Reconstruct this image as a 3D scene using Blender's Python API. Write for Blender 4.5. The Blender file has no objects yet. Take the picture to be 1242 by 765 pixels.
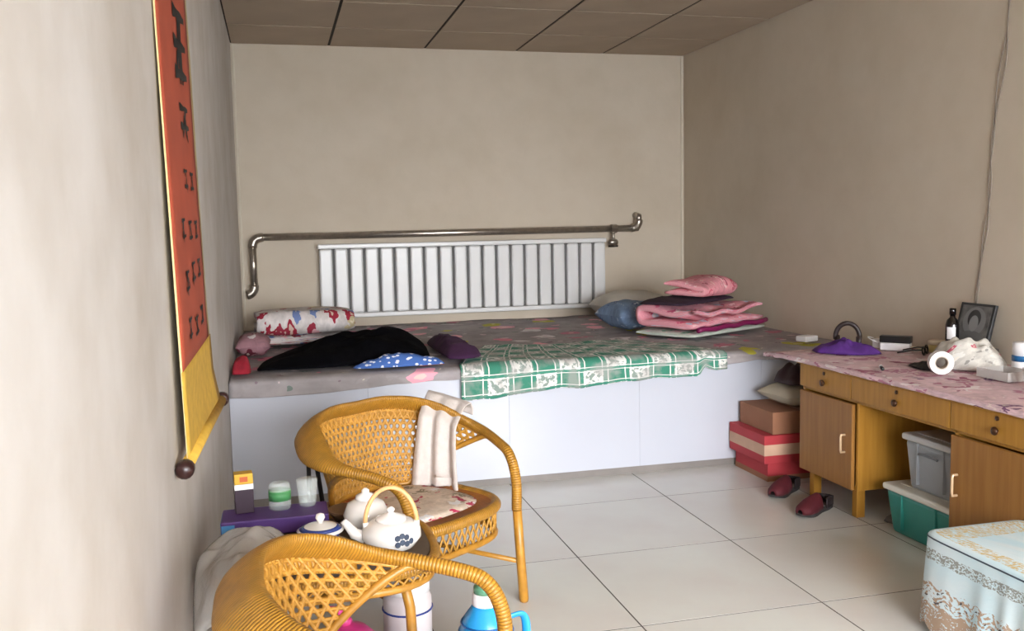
import bpy, math, random
from math import pi, sin, cos, radians
from mathutils import Vector, Matrix, noise
random.seed(7)

# ------------------------------------------------------------------ camera
scene = bpy.context.scene
COL = scene.collection
F_PX, YAW, PIT, ROLL, CAM_H = 1123.68, 0.24795, -0.09589, -0.01962, 1.4211
def cam_axes():
    f = Vector((sin(YAW)*cos(PIT), cos(YAW)*cos(PIT), sin(PIT)))
    r = Vector((cos(YAW), -sin(YAW), 0)); u = r.cross(f)
    return r*cos(ROLL)+u*sin(ROLL), -r*sin(ROLL)+u*cos(ROLL), f
r_, u_, f_ = cam_axes()
cd = bpy.data.cameras.new('camera'); cam = bpy.data.objects.new('camera', cd); COL.objects.link(cam)
cd.sensor_width = 36; cd.lens = F_PX/1242*36; cd.clip_start = 0.05
cam.matrix_world = Matrix(((r_.x, u_.x, -f_.x, 0), (r_.y, u_.y, -f_.y, 0), (r_.z, u_.z, -f_.z, CAM_H), (0, 0, 0, 1)))
scene.camera = cam

# room dimensions (metres)
XL, XR, YB, YF, H = -0.2615, 3.37, 7.3, -2.1, 2.806

# ------------------------------------------------------------------ light
w = bpy.data.worlds.new('sky'); scene.world = w; w.use_nodes = True
w.node_tree.nodes['Background'].inputs[0].default_value = (0.80, 0.90, 1.0, 1)
w.node_tree.nodes['Background'].inputs[1].default_value = 8.5
def area(name, loc, rot, sx, sy, e, col):
    l = bpy.data.lights.new(name, 'AREA'); l.shape = 'RECTANGLE'; l.size = sx; l.size_y = sy
    l.energy = e; l.color = col
    o = bpy.data.objects.new(name, l); COL.objects.link(o); o.location = loc; o.rotation_euler = rot
    return o
wl = area('window_daylight', (1.55, YF+0.12, 1.40), (radians(68), 0, 0), 3.3, 1.5, 50, (1.0, 0.99, 0.985))
wl.data.spread = radians(130)
wl = area('window_daylight_low', (1.55, YF+0.13, 1.40), (radians(66), 0, 0), 3.3, 1.5, 53, (1.0, 0.99, 0.985))
wl.data.spread = radians(68)
vs = scene.view_settings
vs.view_transform = 'Standard'; vs.look = 'None'; vs.gamma = 1; vs.use_curve_mapping = False
vs.exposure = 0.5

# ------------------------------------------------------------------ helpers
def lin(c):
    return tuple((x/255/12.92 if x/255 <= 0.04045 else ((x/255+0.055)/1.055)**2.4) for x in c) + (1,)
def nt(name):
    m = bpy.data.materials.new(name); m.use_nodes = True
    t = m.node_tree
    return m, t, t.nodes, t.links, t.nodes['Principled BSDF']
def coords(N, L, kind='Object', distort=0.0, dscale=5):
    tc = N.new('ShaderNodeTexCoord'); out = tc.outputs[kind]
    if distort:
        nz = N.new('ShaderNodeTexNoise'); nz.inputs['Scale'].default_value = dscale
        L.new(out, nz.inputs['Vector'])
        vm = N.new('ShaderNodeVectorMath'); vm.operation = 'MULTIPLY_ADD'
        L.new(nz.outputs['Color'], vm.inputs[0]); vm.inputs[1].default_value = (distort,)*3
        L.new(out, vm.inputs[2]); out = vm.outputs[0]
    return out
def mix(N, L, fac, a, b, mode='MIX'):
    m = N.new('ShaderNodeMix'); m.data_type = 'RGBA'; m.blend_type = mode
    for sock, v in ((m.inputs[0], fac), (m.inputs[6], a), (m.inputs[7], b)):
        if hasattr(v, 'is_output'): L.new(v, sock)
        else: sock.default_value = v
    return m.outputs[2]
def math_(N, L, op, a, b=None):
    m = N.new('ShaderNodeMath'); m.operation = op
    for s, v in ((m.inputs[0], a), (m.inputs[1], b)):
        if v is None: continue
        if hasattr(v, 'is_output'): L.new(v, s)
        else: s.default_value = v
    return m.outputs[0]
def noise_tex(N, L, vec, scale, detail=3):
    n = N.new('ShaderNodeTexNoise'); n.inputs['Scale'].default_value = scale; n.inputs['Detail'].default_value = detail
    L.new(vec, n.inputs['Vector']); return n.outputs['Fac']
def ramp(N, L, fac, stops, interp='LINEAR'):
    r = N.new('ShaderNodeValToRGB'); r.color_ramp.interpolation = interp
    el = r.color_ramp.elements
    while len(el) < len(stops): el.new(0.5)
    for e, (p, c) in zip(el, stops): e.position = p; e.color = c
    L.new(fac, r.inputs[0]); return r.outputs[0]
def bump(N, L, b, h, strength=0.3, dist=0.01):
    n = N.new('ShaderNodeBump'); n.inputs['Strength'].default_value = strength; n.inputs['Distance'].default_value = dist
    L.new(h, n.inputs['Height']); L.new(n.outputs[0], b.inputs['Normal'])
MATS = {}
def mat(name, rgb, rough=0.6, var=0.10, scale=8, bmp=0.0, bscale=60, metal=0.0, coat=0.0, alpha=1.0, trans=0.0, sheen=0.0, spec=0.5):
    if name in MATS: return MATS[name]
    m, t, N, L, b = nt(name)
    v = coords(N, L)
    n = noise_tex(N, L, v, scale)
    c = lin(rgb); d = tuple(x*(1-var) for x in c[:3])+(1,); e = tuple(min(1, x*(1+var)) for x in c[:3])+(1,)
    L.new(ramp(N, L, n, [(0.3, d), (0.7, e)]), b.inputs['Base Color'])
    b.inputs['Roughness'].default_value = rough; b.inputs['Metallic'].default_value = metal
    b.inputs['Coat Weight'].default_value = coat; b.inputs['Alpha'].default_value = alpha
    b.inputs['Transmission Weight'].default_value = trans
    b.inputs['Sheen Weight'].default_value = sheen; b.inputs['Specular IOR Level'].default_value = spec
    if bmp: bump(N, L, b, noise_tex(N, L, v, bscale, 4), bmp, 0.004)
    MATS[name] = m; return m
def floral(name, base, cols, scale=6, size=0.28, distort=0.10, kind='UV', rough=0.85, second=None):
    """printed cloth: scattered blossoms of several colours on a mottled ground"""
    m, t, N, L, b = nt(name)
    v = coords(N, L, kind, distort, scale*1.6)
    g = noise_tex(N, L, v, scale*1.3)
    c = lin(base); out = ramp(N, L, g, [(0.35, tuple(x*0.8 for x in c[:3])+(1,)), (0.65, tuple(min(1, x*1.15) for x in c[:3])+(1,))])
    for k, (sc, sz, cl) in enumerate([(scale, size, cols)] + ([second] if second else [])):
        vo = N.new('ShaderNodeTexVoronoi'); vo.inputs['Scale'].default_value = sc; L.new(v, vo.inputs['Vector'])
        sp = N.new('ShaderNodeSeparateColor'); L.new(vo.outputs['Color'], sp.inputs[0])
        n = len(cl)
        rc = ramp(N, L, sp.outputs[0], [(i/n, lin(x) if x else (0, 0, 0, 1)) for i, x in enumerate(cl)], 'CONSTANT')
        mk = math_(N, L, 'LESS_THAN', vo.outputs['Distance'], sz)
        out = mix(N, L, mk, out, rc)
        mk2 = math_(N, L, 'LESS_THAN', vo.outputs['Distance'], sz*0.35)
        out = mix(N, L, math_(N, L, 'MULTIPLY', mk2, 0.55), out, lin((235, 225, 205)))
    L.new(out, b.inputs['Base Color']); b.inputs['Roughness'].default_value = rough
    bump(N, L, b, noise_tex(N, L, coords(N, L, kind), 40), 0.12, 0.004)
    MATS[name] = m; return m

class MB:
    """collects shapes for ONE mesh"""
    def __init__(s): s.v = []; s.f = []; s.uv = {}
    def add(s, vs, fs, uvs=None):
        o = len(s.v); s.v += [tuple(x) for x in vs]
        for i, f in enumerate(fs):
            if uvs: s.uv[len(s.f)] = [uvs[k] for k in f]
            s.f.append(tuple(k+o for k in f))
        return s
    def box(s, a, b):
        (x0, y0, z0), (x1, y1, z1) = a, b
        return s.add([(x0,y0,z0),(x1,y0,z0),(x1,y1,z0),(x0,y1,z0),(x0,y0,z1),(x1,y0,z1),(x1,y1,z1),(x0,y1,z1)],
            [(0,3,2,1),(4,5,6,7),(0,1,5,4),(1,2,6,5),(2,3,7,6),(3,0,4,7)])
    def sweep(s, P, rad, n=10, side0=None, tilt=None, closed=False):
        """tube along P with per-point radius or (outward, vertical) radii; uv in metres"""
        P = [Vector(p) for p in P]; m = len(P)
        if not isinstance(rad, (list, tuple)): rad = [rad]*m
        side = Vector(side0) if side0 is not None else None
        vs = []; uv = []; L = 0
        for i, p in enumerate(P):
            if closed: T = (P[(i+1) % m]-P[i-1])
            else: T = P[min(i+1, m-1)]-P[max(i-1, 0)]
            T.normalize()
            if side is None: side = T.orthogonal()
            side = (side - T*side.dot(T)).normalized()
            up = T.cross(side).normalized()
            if i: L += (p-P[i-1]).length
            ra = rad[i] if isinstance(rad[i], (list, tuple)) else (rad[i], rad[i])
            a0 = tilt[i] if tilt else 0
            s2 = side*cos(a0)+up*sin(a0); u2 = -side*sin(a0)+up*cos(a0)
            for k in range(n):
                a = 2*pi*k/n
                vs.append(p+s2*cos(a)*ra[0]+u2*sin(a)*ra[1]); uv.append((L, k/n))
        fs = []
        for i in range(m if closed else m-1):
            j = (i+1) % m
            for k in range(n):
                k2 = (k+1) % n
                fs.append((i*n+k, i*n+k2, j*n+k2, j*n+k))
        if not closed:
            fs.append(tuple(range(n))[::-1]); fs.append(tuple((m-1)*n+k for k in range(n)))
        return s.add(vs, fs, uv)
    def lathe(s, prof, n=20, o=(0, 0, 0), axis='z'):
        vs = []; fs = []
        for r, z in prof:
            for k in range(n):
                a = 2*pi*k/n
                q = (r*cos(a), r*sin(a), z)
                if axis == 'x': q = (q[2], q[0], q[1])
                if axis == 'y': q = (q[0], q[2], q[1])
                vs.append((q[0]+o[0], q[1]+o[1], q[2]+o[2]))
        for i in range(len(prof)-1):
            for k in range(n):
                k2 = (k+1) % n; fs.append((i*n+k, i*n+k2, (i+1)*n+k2, (i+1)*n+k))
        fs.append(tuple(range(n))[::-1]); fs.append(tuple((len(prof)-1)*n+k for k in range(n)))
        return s.add(vs, fs)
    def grid(s, fn, nu, nv, uvfn=None):
        vs = []; uv = []
        for j in range(nv+1):
            for i in range(nu+1):
                u, v = i/nu, j/nv
                vs.append(fn(u, v)); uv.append(uvfn(u, v) if uvfn else (u, v))
        fs = [(j*(nu+1)+i, j*(nu+1)+i+1, (j+1)*(nu+1)+i+1, (j+1)*(nu+1)+i) for j in range(nv) for i in range(nu)]
        return s.add(vs, fs, uv)
    def mesh(s, name, smooth=False):
        me = bpy.data.meshes.new(name); me.from_pydata(s.v, [], s.f)
        if s.uv:
            ul = me.uv_layers.new(name='UVMap')
            for pi_, p in enumerate(me.polygons):
                q = s.uv.get(pi_)
                if q:
                    for k, li in enumerate(p.loop_indices): ul.data[li].uv = q[k]
        if smooth: me.polygons.foreach_set('use_smooth', [True]*len(me.polygons))
        me.update(); return me
    def build(s, name, m, parent=None, smooth=False, bevel=0, solid=0, sub=0):
        o = bpy.data.objects.new(name, s.mesh(name, smooth)); COL.objects.link(o)
        if m: o.data.materials.append(m)
        if parent: o.parent = parent
        if solid:
            d = o.modifiers.new('solid', 'SOLIDIFY'); d.thickness = solid; d.offset = 1
        if bevel:
            d = o.modifiers.new('bevel', 'BEVEL'); d.width = bevel; d.segments = 2; d.limit_method = 'ANGLE'
            d.angle_limit = radians(35)
        if sub:
            d = o.modifiers.new('sub', 'SUBSURF'); d.levels = sub; d.render_levels = sub
        return o
def tag(o, label, cat, group=None):
    o['label'] = label; o['category'] = cat
    if group: o['group'] = group
    return o
def thing(name, label, cat, loc=(0, 0, 0), rz=0, group=None):
    o = bpy.data.objects.new(name, None); o.empty_display_size = 0.1; COL.objects.link(o)
    o.location = loc; o.rotation_euler = (0, 0, rz)
    return tag(o, label, cat, group)
def struct(o): o['kind'] = 'structure'; return o
def put(o, loc, rz=0): o.location = loc; o.rotation_euler = (0, 0, rz); return o
def bx(name, a, b, m, parent=None, bevel=0.003): return MB().box(a, b).build(name, m, parent, bevel=bevel)
def lerp(a, b, t): return a+(b-a)*t
def interp(x, pts):
    if x <= pts[0][0]: return pts[0][1]
    for (a, va), (b, vb) in zip(pts, pts[1:]):
        if x <= b: return lerp(va, vb, (x-a)/(b-a))
    return pts[-1][1]
def nz(x, y, z=0.0): return noise.noise(Vector((x, y, z)))
def spline(P, n=8):
    P = [Vector(p) for p in P]; P = [P[0]*2-P[1]]+P+[P[-1]*2-P[-2]]; out = []
    for i in range(1, len(P)-2):
        a, b, c, d = P[i-1:i+3]
        for k in range(n):
            t = k/n
            out.append((b*2+(c-a)*t+(a*2-b*5+c*4-d)*t*t+(b*3-c*3+d-a)*t**3)*0.5)
    out.append(P[-2]); return out
def heap(outline, hfun, nr=14, na=56, z0=0.0, fold=0.3, ff=9, seed=0, p=2.4):
    """a crumpled cloth or bag lying on a surface: star-shaped outline, height profile"""
    c = Vector((sum(q[0] for q in outline)/len(outline), sum(q[1] for q in outline)/len(outline)))
    ol = spline([(q[0], q[1], 0) for q in outline]+[(outline[0][0], outline[0][1], 0)], 10)
    angs = sorted((math.atan2(q.y-c.y, q.x-c.x), (q.xy-c).length) for q in ol[:-1])
    angs = [(angs[-1][0]-2*pi, angs[-1][1])]+angs+[(angs[0][0]+2*pi, angs[0][1])]
    mb = MB(); vs = [(c.x, c.y, 0)]; uv = []
    for j in range(1, nr+1):
        for k in range(na):
            a = -pi+2*pi*k/na
            R = interp(a, angs)*j/nr
            vs.append((c.x+R*cos(a), c.y+R*sin(a), j/nr))
    out = []
    for (x, y, r) in vs:
        e = max(0.0, 1-r**p)
        f = 1+fold*(nz(x*ff, y*ff, seed)+0.5*nz(x*ff*2.3, y*ff*2.3, seed+5))
        out.append((x, y, z0+max(0.004 if r < 0.999 else 0.0, hfun(x, y)*(e**0.7)*f)))
    uv = [(q[0], q[1]+q[2]) for q in out]
    fs = [(0, 1+k, 1+(k+1) % na) for k in range(na)]
    for j in range(nr-1):
        for k in range(na):
            k2 = (k+1) % na
            fs.append((1+j*na+k, 1+(j+1)*na+k, 1+(j+1)*na+k2, 1+j*na+k2))
    mb.add(out, fs, uv)
    mb.f.append(tuple(1+(nr-1)*na+k for k in range(na))[::-1])
    return mb
def folded(wd, dp, n, t, seed=0, sag=0.012, gap=0.9):
    """folded quilt: one thick sheet zig-zagging in n layers, folds at front and back"""
    cl = []
    for k in range(n):
        z = (k+0.5)*t; y0, y1 = -dp/2+t/2, dp/2-t/2
        xs = [lerp(y0, y1, i/10) for i in range(11)]
        if k % 2: xs = xs[::-1]
        for y in xs: cl.append((y, z))
        if k < n-1:
            sg = 1 if k % 2 == 0 else -1; ye = y1 if sg > 0 else y0
            for i in range(1, 6):
                a = -pi/2+pi*i/6
                cl.append((ye+sg*cos(a)*t/2, z+t/2+sin(a)*t/2))
    m = len(cl); nx = 14; hh = t*gap/2
    A = []
    for i, (y, z) in enumerate(cl):
        a = cl[max(i-1, 0)]; b = cl[min(i+1, m-1)]
        ty, tz = b[0]-a[0], b[1]-a[1]; l = math.hypot(ty, tz) or 1
        A.append((-tz/l, ty/l))
    def P(i, j, sgn):
        y, z = cl[i]; ny, nzz = A[i]; x = -wd/2+wd*j/nx
        e = 1-abs(2*j/nx-1)**6*0.55
        if i < 3: e *= (0.45, 0.75, 0.93)[i]
        if i > m-4: e *= (0.45, 0.75, 0.93)[m-1-i]
        q = sag*(nz(x*4, y*4, seed+z*9))*min(1, z/t*0.7)
        wob = 0.012*nz(z*13, x*3, seed+3)
        return (x*(1+0.05*nz(z*11, 2, seed)), y+ny*hh*e*sgn+wob, max(0.0, z+nzz*hh*e*sgn+q-(0.06*t if z < t else 0)*0))
    vs = []; uv = []; cum = 0
    for i in range(m):
        if i: cum += math.hypot(cl[i][0]-cl[i-1][0], cl[i][1]-cl[i-1][1])
        for sgn in (1, -1):
            for j in range(nx+1): vs.append(P(i, j, sgn)); uv.append((wd*j/nx, cum+0.4*sgn))
    R = nx+1; fs = []
    for i in range(m-1):
        a, b = i*2*R, (i+1)*2*R
        for j in range(nx):
            fs.append((a+j, a+j+1, b+j+1, b+j)); fs.append((a+R+j+1, a+R+j, b+R+j, b+R+j+1))
        fs.append((a, b, b+R, a+R)); fs.append((a+nx, a+R+nx, b+R+nx, b+nx))
    for i in (0, m-1):
        a = i*2*R
        for j in range(nx): fs.append((a+j, a+R+j, a+R+j+1, a+j+1))
    return MB().add(vs, fs, uv)
def pillow(wd, dp, h, seed=0, n=22, wr=0.05):
    vs = []; uv = []
    for s in (1, -1):
        for j in range(n+1):
            for i in range(n+1):
                u, v = 2*i/n-1, 2*j/n-1
                e = max(0, (1-abs(u)**2.6))**0.5*max(0, (1-abs(v)**2.6))**0.5
                pin = 1-0.10*(1-abs(v))*abs(u)**3
                pin2 = 1-0.10*(1-abs(u))*abs(v)**3
                f = 1+wr*3*nz(u*3+seed, v*3, s)
                vs.append((u*wd/2*pin, v*dp/2*pin2, h/2+s*h/2*e*f*0.98)); uv.append((u*wd/2, v*dp/2+s))
    R = n+1; fs = []
    for s in range(2):
        for j in range(n):
            for i in range(n):
                q = (s*R*R+j*R+i, s*R*R+j*R+i+1, s*R*R+(j+1)*R+i+1, s*R*R+(j+1)*R+i)
                fs.append(q if s == 0 else q[::-1])
    return MB().add(vs, fs, uv)
def copy_tree(o, parent=None):
    c = o.copy(); COL.objects.link(c); c.parent = parent
    for ch in o.children: copy_tree(ch, c)
    return c

# ------------------------------------------------------------------ materials of the room
def wall_mat(name, rgb, blot):
    m, t, N, L, b = nt(name); v = coords(N, L)
    c = lin(rgb); d = lin(blot)
    a = ramp(N, L, noise_tex(N, L, v, 1.6, 5), [(0.42, c), (0.68, d)])
    a = mix(N, L, 0.35, a, ramp(N, L, noise_tex(N, L, v, 7, 6), [(0.4, c), (0.75, d)]))
    L.new(a, b.inputs['Base Color']); b.inputs['Roughness'].default_value = 0.75
    bump(N, L, b, noise_tex(N, L, v, 25, 5), 0.10, 0.01); return m
M_wall = wall_mat('wall_paint', (208, 195, 177), (198, 184, 164))
M_wall_left = wall_mat('scuffed_wall_paint', (202, 197, 193), (178, 169, 159))
M_ceil = mat('ceiling_board', (178, 161, 142), 0.9, 0.05, 3, 0.15, 90)
M_dark = mat('dark_gap', (40, 32, 26), 0.9)
M_grout = mat('grout', (70, 64, 60), 0.9)
def tile_mat():
    m, t, N, L, b = nt('polished_tile'); v = coords(N, L)
    a = ramp(N, L, noise_tex(N, L, v, 2.5, 5), [(0.35, lin((212, 212, 206))), (0.7, lin((206, 201, 196)))])
    L.new(a, b.inputs['Base Color']); b.inputs['Roughness'].default_value = 0.22
    b.inputs['Specular IOR Level'].default_value = 0.5; return m
M_tile = tile_mat()
M_white = mat('white_paint', (235, 234, 236), 0.35, 0.02, 3)
M_chrome = mat('galvanised_steel', (176, 168, 158), 0.28, 0.12, 30, metal=0.9)

# ------------------------------------------------------------------ room shell
T = 0.12
fl = struct(bx('floor', (XL-T, YF-T, -0.12), (XR+T, YB+T, -0.0006), M_grout, bevel=0))
tm = {}
def piece(name, w_, d_, h_, m, parent, loc, bev=0.002, cache=tm):
    k = (name, round(w_, 3), round(d_, 3), round(h_, 5), m.name)
    if k not in cache: cache[k] = MB().box((0, 0, 0), (w_, d_, h_)).mesh(name)
    o = bpy.data.objects.new(name, cache[k]); COL.objects.link(o)
    if not o.data.materials: o.data.materials.append(m)
    o.parent = parent; o.location = loc
    if bev:
        d = o.modifiers.new('bevel', 'BEVEL'); d.width = bev; d.segments = 1
    return o
FT, G = 0.72, 0.006
xs = [XL]+[1.2033+FT*k for k in range(-2, 4) if XL < 1.2033+FT*k < XR]+[XR]
ys = [YF]+[2.964+FT*k for k in range(-9, 3) if YF < 2.964+FT*k < 4.86]+[4.95]
for x0, x1 in zip(xs, xs[1:]):
    for y0, y1 in zip(ys, ys[1:]):
        piece('floor_tile', x1-x0-G, y1-y0-G, 0.0006, M_tile, fl, (x0+G/2, y0+G/2, -0.0006), 0)
ce = struct(bx('ceiling', (XL-T, YF-T, H+0.006), (XR+T, YB+T, H+0.12), M_dark, bevel=0))
cxs = [XL]+[0.455+0.732*k for k in range(0, 4)]+[XR]
cys = [YB]+[6.637-0.751*k for k in range(0, 14) if 6.637-0.751*k > YF+0.05]+[YF]
CG = 0.020
for x0, x1 in zip(cxs, cxs[1:]):
    for y1, y0 in zip(cys, cys[1:]):
        piece('ceiling_tile', x1-x0-CG, y1-y0-CG, 0.005, M_ceil, ce, (x0+CG/2, y0+CG/2, H+0.001), 0)
struct(bx('wall_left', (XL-T, YF-T, 0), (XL, YB+T, H+0.006), M_wall_left, bevel=0))
struct(bx('wall_right', (XR, YF-T, 0), (XR+T, YB+T, H+0.006), M_wall, bevel=0))
struct(bx('wall_back', (XL, YB, 0), (XR, YB+T, H+0.006), M_wall, bevel=0))
WX0, WX1, WZ0, WZ1 = -0.15, 3.25, 0.60, 2.32
wf = MB()
wf.box((XL, YF-T, 0), (WX0, YF, H+0.006)).box((WX1, YF-T, 0), (XR, YF, H+0.006)).box((WX0, YF-T, 0), (WX1, YF, WZ0)).box((WX0, YF-T, WZ1), (WX1, YF, H+0.006))
struct(wf.build('wall_front', M_wall))
win = struct(MB().box((WX0, YF-0.08, WZ0), (WX1, YF-0.03, WZ0+0.05)).box((WX0, YF-0.08, WZ1-0.05), (WX1, YF-0.03, WZ1))
    .box((WX0, YF-0.08, WZ0+0.05), (WX0+0.05, YF-0.03, WZ1-0.05)).box((WX1-0.05, YF-0.08, WZ0+0.05), (WX1, YF-0.03, WZ1-0.05)).build('window_1', M_white))
def pane_mat():
    m, t, N, L, b = nt('window_glass')
    tr = N.new('ShaderNodeBsdfTransparent'); gl = N.new('ShaderNodeBsdfGlossy'); gl.inputs['Roughness'].default_value = 0.02
    mx = N.new('ShaderNodeMixShader'); mx.inputs[0].default_value = 0.06
    L.new(tr.outputs[0], mx.inputs[1]); L.new(gl.outputs[0], mx.inputs[2])
    L.new(mx.outputs[0], N['Material Output'].inputs['Surface']); return m
M_pane = pane_mat()
for k in range(3):
    a = WX0+0.05+k*1.1
    bx('pane', (a, YF-0.06, WZ0+0.05), (a+1.1, YF-0.055, WZ1-0.05), M_pane, win, 0)
    if k: bx('mullion', (a-0.02, YF-0.08, WZ0+0.05), (a+0.02, YF-0.03, WZ1-0.05), M_white, win)
M_trim = mat('cream_corner_trim', (216, 206, 188), 0.5, 0.03)
struct(bx('trim_1', (XR-0.030, YB-0.014, 0.70), (XR-0.014, YB, H-0.002), M_trim, bevel=0.004))
struct(bx('trim_2', (XL+0.012, YB-0.012, 0.70), (XL+0.026, YB, H-0.002), M_trim, bevel=0.004))

# ------------------------------------------------------------------ kang (built-in bed platform)
KY, KZ = 4.864, 0.655
kang = thing('kang_platform', 'wide white panelled bed platform built across the room end', 'bed platform', (XL, KY, 0))
def K(a): return (a[0]-XL, a[1]-KY, a[2])
bx('body', K((XL+0.001, KY+0.016, 0)), K((XR-0.001, YB-0.001, KZ)), mat('kang_plaster', (215, 212, 208), 0.7), kang, 0.004)
bx('toe_kick', K((XL+0.001, KY+0.008, 0)), K((XR-0.001, KY+0.016, 0.042)), mat('grey_toe_kick', (128, 122, 118), 0.6), kang, 0)
M_kp = mat('white_glazed_panel', (190, 193, 204), 0.25, 0.015, 2)
px = [XL+0.002, 0.44, 1.205, 1.97, 2.735, XR-0.002]
for a, b in zip(px, px[1:]):
    bx('front_panel', K((a+0.0004, KY, 0.042)), K((b-0.0004, KY+0.0155, KZ)), M_kp, kang, 0.0006)

# bed sheet over the platform, hanging over the front edge
hem = [(-0.26, 0.578), (0.1, 0.575), (0.3, 0.585), (0.6, 0.602), (0.95, 0.612), (1.6, 0.60), (2.5, 0.60), (2.7, 0.618), (3.0, 0.60), (3.36, 0.61)]
def drape(x, v, yb, yf, zt, hz, off=0.0, amp=0.010, seed=0, lump=None):
    """v 0..1 from back edge over the top to the hanging hem"""
    if v < 0.86:
        y = lerp(yb, yf, v/0.86)
        z = zt+off+amp*(nz(x*2.2, y*2.2, seed)+0.6*nz(x*6, y*4, seed+2)+0.35*nz(x*14, y*9, seed+4))
        if lump: z += lump(x, y)
        if v > 0.82: z -= 0.010*((v-0.82)/0.04)**2
        return (x, y, max(zt-0.002+off, z))
    t = (v-0.86)/0.14
    z = lerp(zt+off-0.012, hz, t)
    y = yf-0.014-off-0.007*min(1, t*6)-0.010*(0.4+t)*max(0, nz(x*7, t*1.5, seed+7)+0.35)
    return (x, y, z)
M_sheet = floral('grey_floral_sheet', (156, 149, 150), [(226, 138, 158), (156, 149, 150), (214, 208, 210), (190, 118, 138), (184, 178, 64), (240, 170, 186), (156, 149, 150)], 4.6, 0.36, 0.16,
    second=(10.0, 0.26, [(156, 149, 150), (110, 124, 118), (156, 149, 150), (206, 186, 190), (130, 112, 122), (156, 149, 150)]))
X0, X1 = XL+0.006, XR-0.006
def sh(u, v):
    x = lerp(X0, X1, u)
    hz = interp(x, hem)+0.006*nz(x*6, 3)
    return drape(x, v, YB-0.012, KY+0.004, KZ+0.016, hz, amp=0.009, seed=1)
o = MB().grid(sh, 150, 100, lambda u, v: (lerp(X0, X1, u), (v/0.86*2.44 if v < 0.86 else 2.44+(v-0.86)/0.14*0.1))).build('bed_sheet', M_sheet, smooth=True, solid=0.003)
tag(o, 'grey bed sheet with pink and yellow flowers spread over the platform', 'bed sheet')
def plaid_mat():
    m, t, N, L, b = nt('green_plaid'); tc = coords(N, L, 'UV')
    sp = N.new('ShaderNodeSeparateXYZ'); L.new(tc, sp.inputs[0])
    S = 0.135
    fu = math_(N, L, 'FRACT', math_(N, L, 'DIVIDE', sp.outputs[0], S)); fv = math_(N, L, 'FRACT', math_(N, L, 'DIVIDE', sp.outputs[1], S*0.75))
    ch = N.new('ShaderNodeTexChecker'); ch.inputs['Scale'].default_value = 1
    cb = N.new('ShaderNodeCombineXYZ')
    L.new(math_(N, L, 'DIVIDE', sp.outputs[0], S), cb.inputs[0]); L.new(math_(N, L, 'DIVIDE', sp.outputs[1], S*0.75), cb.inputs[1]); cb.inputs[2].default_value = 0.5
    L.new(cb.outputs[0], ch.inputs['Vector'])
    ch.inputs['Color1'].default_value = lin((58, 132, 110)); ch.inputs['Color2'].default_value = lin((222, 222, 218))
    col = ch.outputs['Color']
    pr = ramp(N, L, noise_tex(N, L, tc, 34, 4), [(0.48, (0, 0, 0, 1)), (0.52, (1, 1, 1, 1))])
    col = mix(N, L, math_(N, L, 'MULTIPLY', pr, math_(N, L, 'SUBTRACT', 1.0, ch.outputs['Fac'])), col, lin((136, 152, 144)))
    for f in (fu, fv):
        d = math_(N, L, 'ABSOLUTE', math_(N, L, 'SUBTRACT', f, 0.5))
        col = mix(N, L, math_(N, L, 'GREATER_THAN', d, 0.44), col, lin((60, 138, 116)))
        col = mix(N, L, math_(N, L, 'MULTIPLY', math_(N, L, 'GREATER_THAN', d, 0.35), math_(N, L, 'LESS_THAN', d, 0.40)), col, lin((232, 232, 228)))
    wn = ramp(N, L, noise_tex(N, L, tc, 9, 4), [(0.46, (0, 0, 0, 1)), (0.60, (1, 1, 1, 1))])
    col = mix(N, L, math_(N, L, 'MULTIPLY', wn, 0.6), col, lin((168, 162, 160)))
    L.new(col, b.inputs['Base Color']); b.inputs['Roughness'].default_value = 0.85
    return m
phem = [(0.93, 0.495), (1.1, 0.49), (1.25, 0.512), (1.5, 0.53), (1.6, 0.522), (1.9, 0.545), (2.2, 0.55), (2.32, 0.545), (2.36, 0.60), (2.42, 0.575), (2.6, 0.58)]
def pl(u, v):
    v2 = v
    xl = 0.935+0.30*(1-min(1, v/0.86))**1.2; xr = 2.50-0.30*(1-min(1, v/0.86))
    x = lerp(xl, xr, u)
    yb = 5.55+0.12*nz(x*2, 9)
    return drape(x, v2, yb, KY+0.004, KZ+0.016, interp(x, phem)+0.008*nz(x*9, 5), off=0.014, amp=0.011, seed=1)
o = MB().grid(pl, 90, 60, lambda u, v: (u*1.55, v/0.86*0.65 if v < 0.86 else 0.65+(v-0.86)/0.14*0.17)).build('plaid_cloth', plaid_mat(), smooth=True, solid=0.003)
tag(o, 'green and white checked cloth draped over the front edge of the bed', 'cloth')

BZ = KZ+0.034   # resting height on the bedding
# ------------------------------------------------------------------ things on the bed
o = folded(0.60, 0.42, 3, 0.078, seed=2).build('folded_quilt', floral('red_floral_quilt', (206, 198, 196), [(150, 30, 52), (206, 198, 196), (150, 40, 60), (110, 128, 176), (226, 170, 176), (150, 30, 52), (190, 175, 140)], 11, 0.42, 0.14), smooth=True)
put(o, (0.155, 6.14, BZ), radians(4)); tag(o, 'folded white quilt with red and blue flowers against the radiator wall', 'quilt')
o = pillow(0.20, 0.34, 0.13, 4).build('small_pillow', floral('dark_red_floral', (150, 110, 118), [(96, 24, 44), (214, 204, 204), (96, 24, 44), (60, 40, 60)], 10, 0.34, 0.14), smooth=True)
put(o, (-0.150, 5.68, BZ), 0.0); tag(o, 'small dark red floral pillow wedged against the scroll wall', 'pillow')
M_black = mat('black_wool', (9, 9, 13), 0.95, 0.25, 20, 0.3, 60, spec=0.05)
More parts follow.
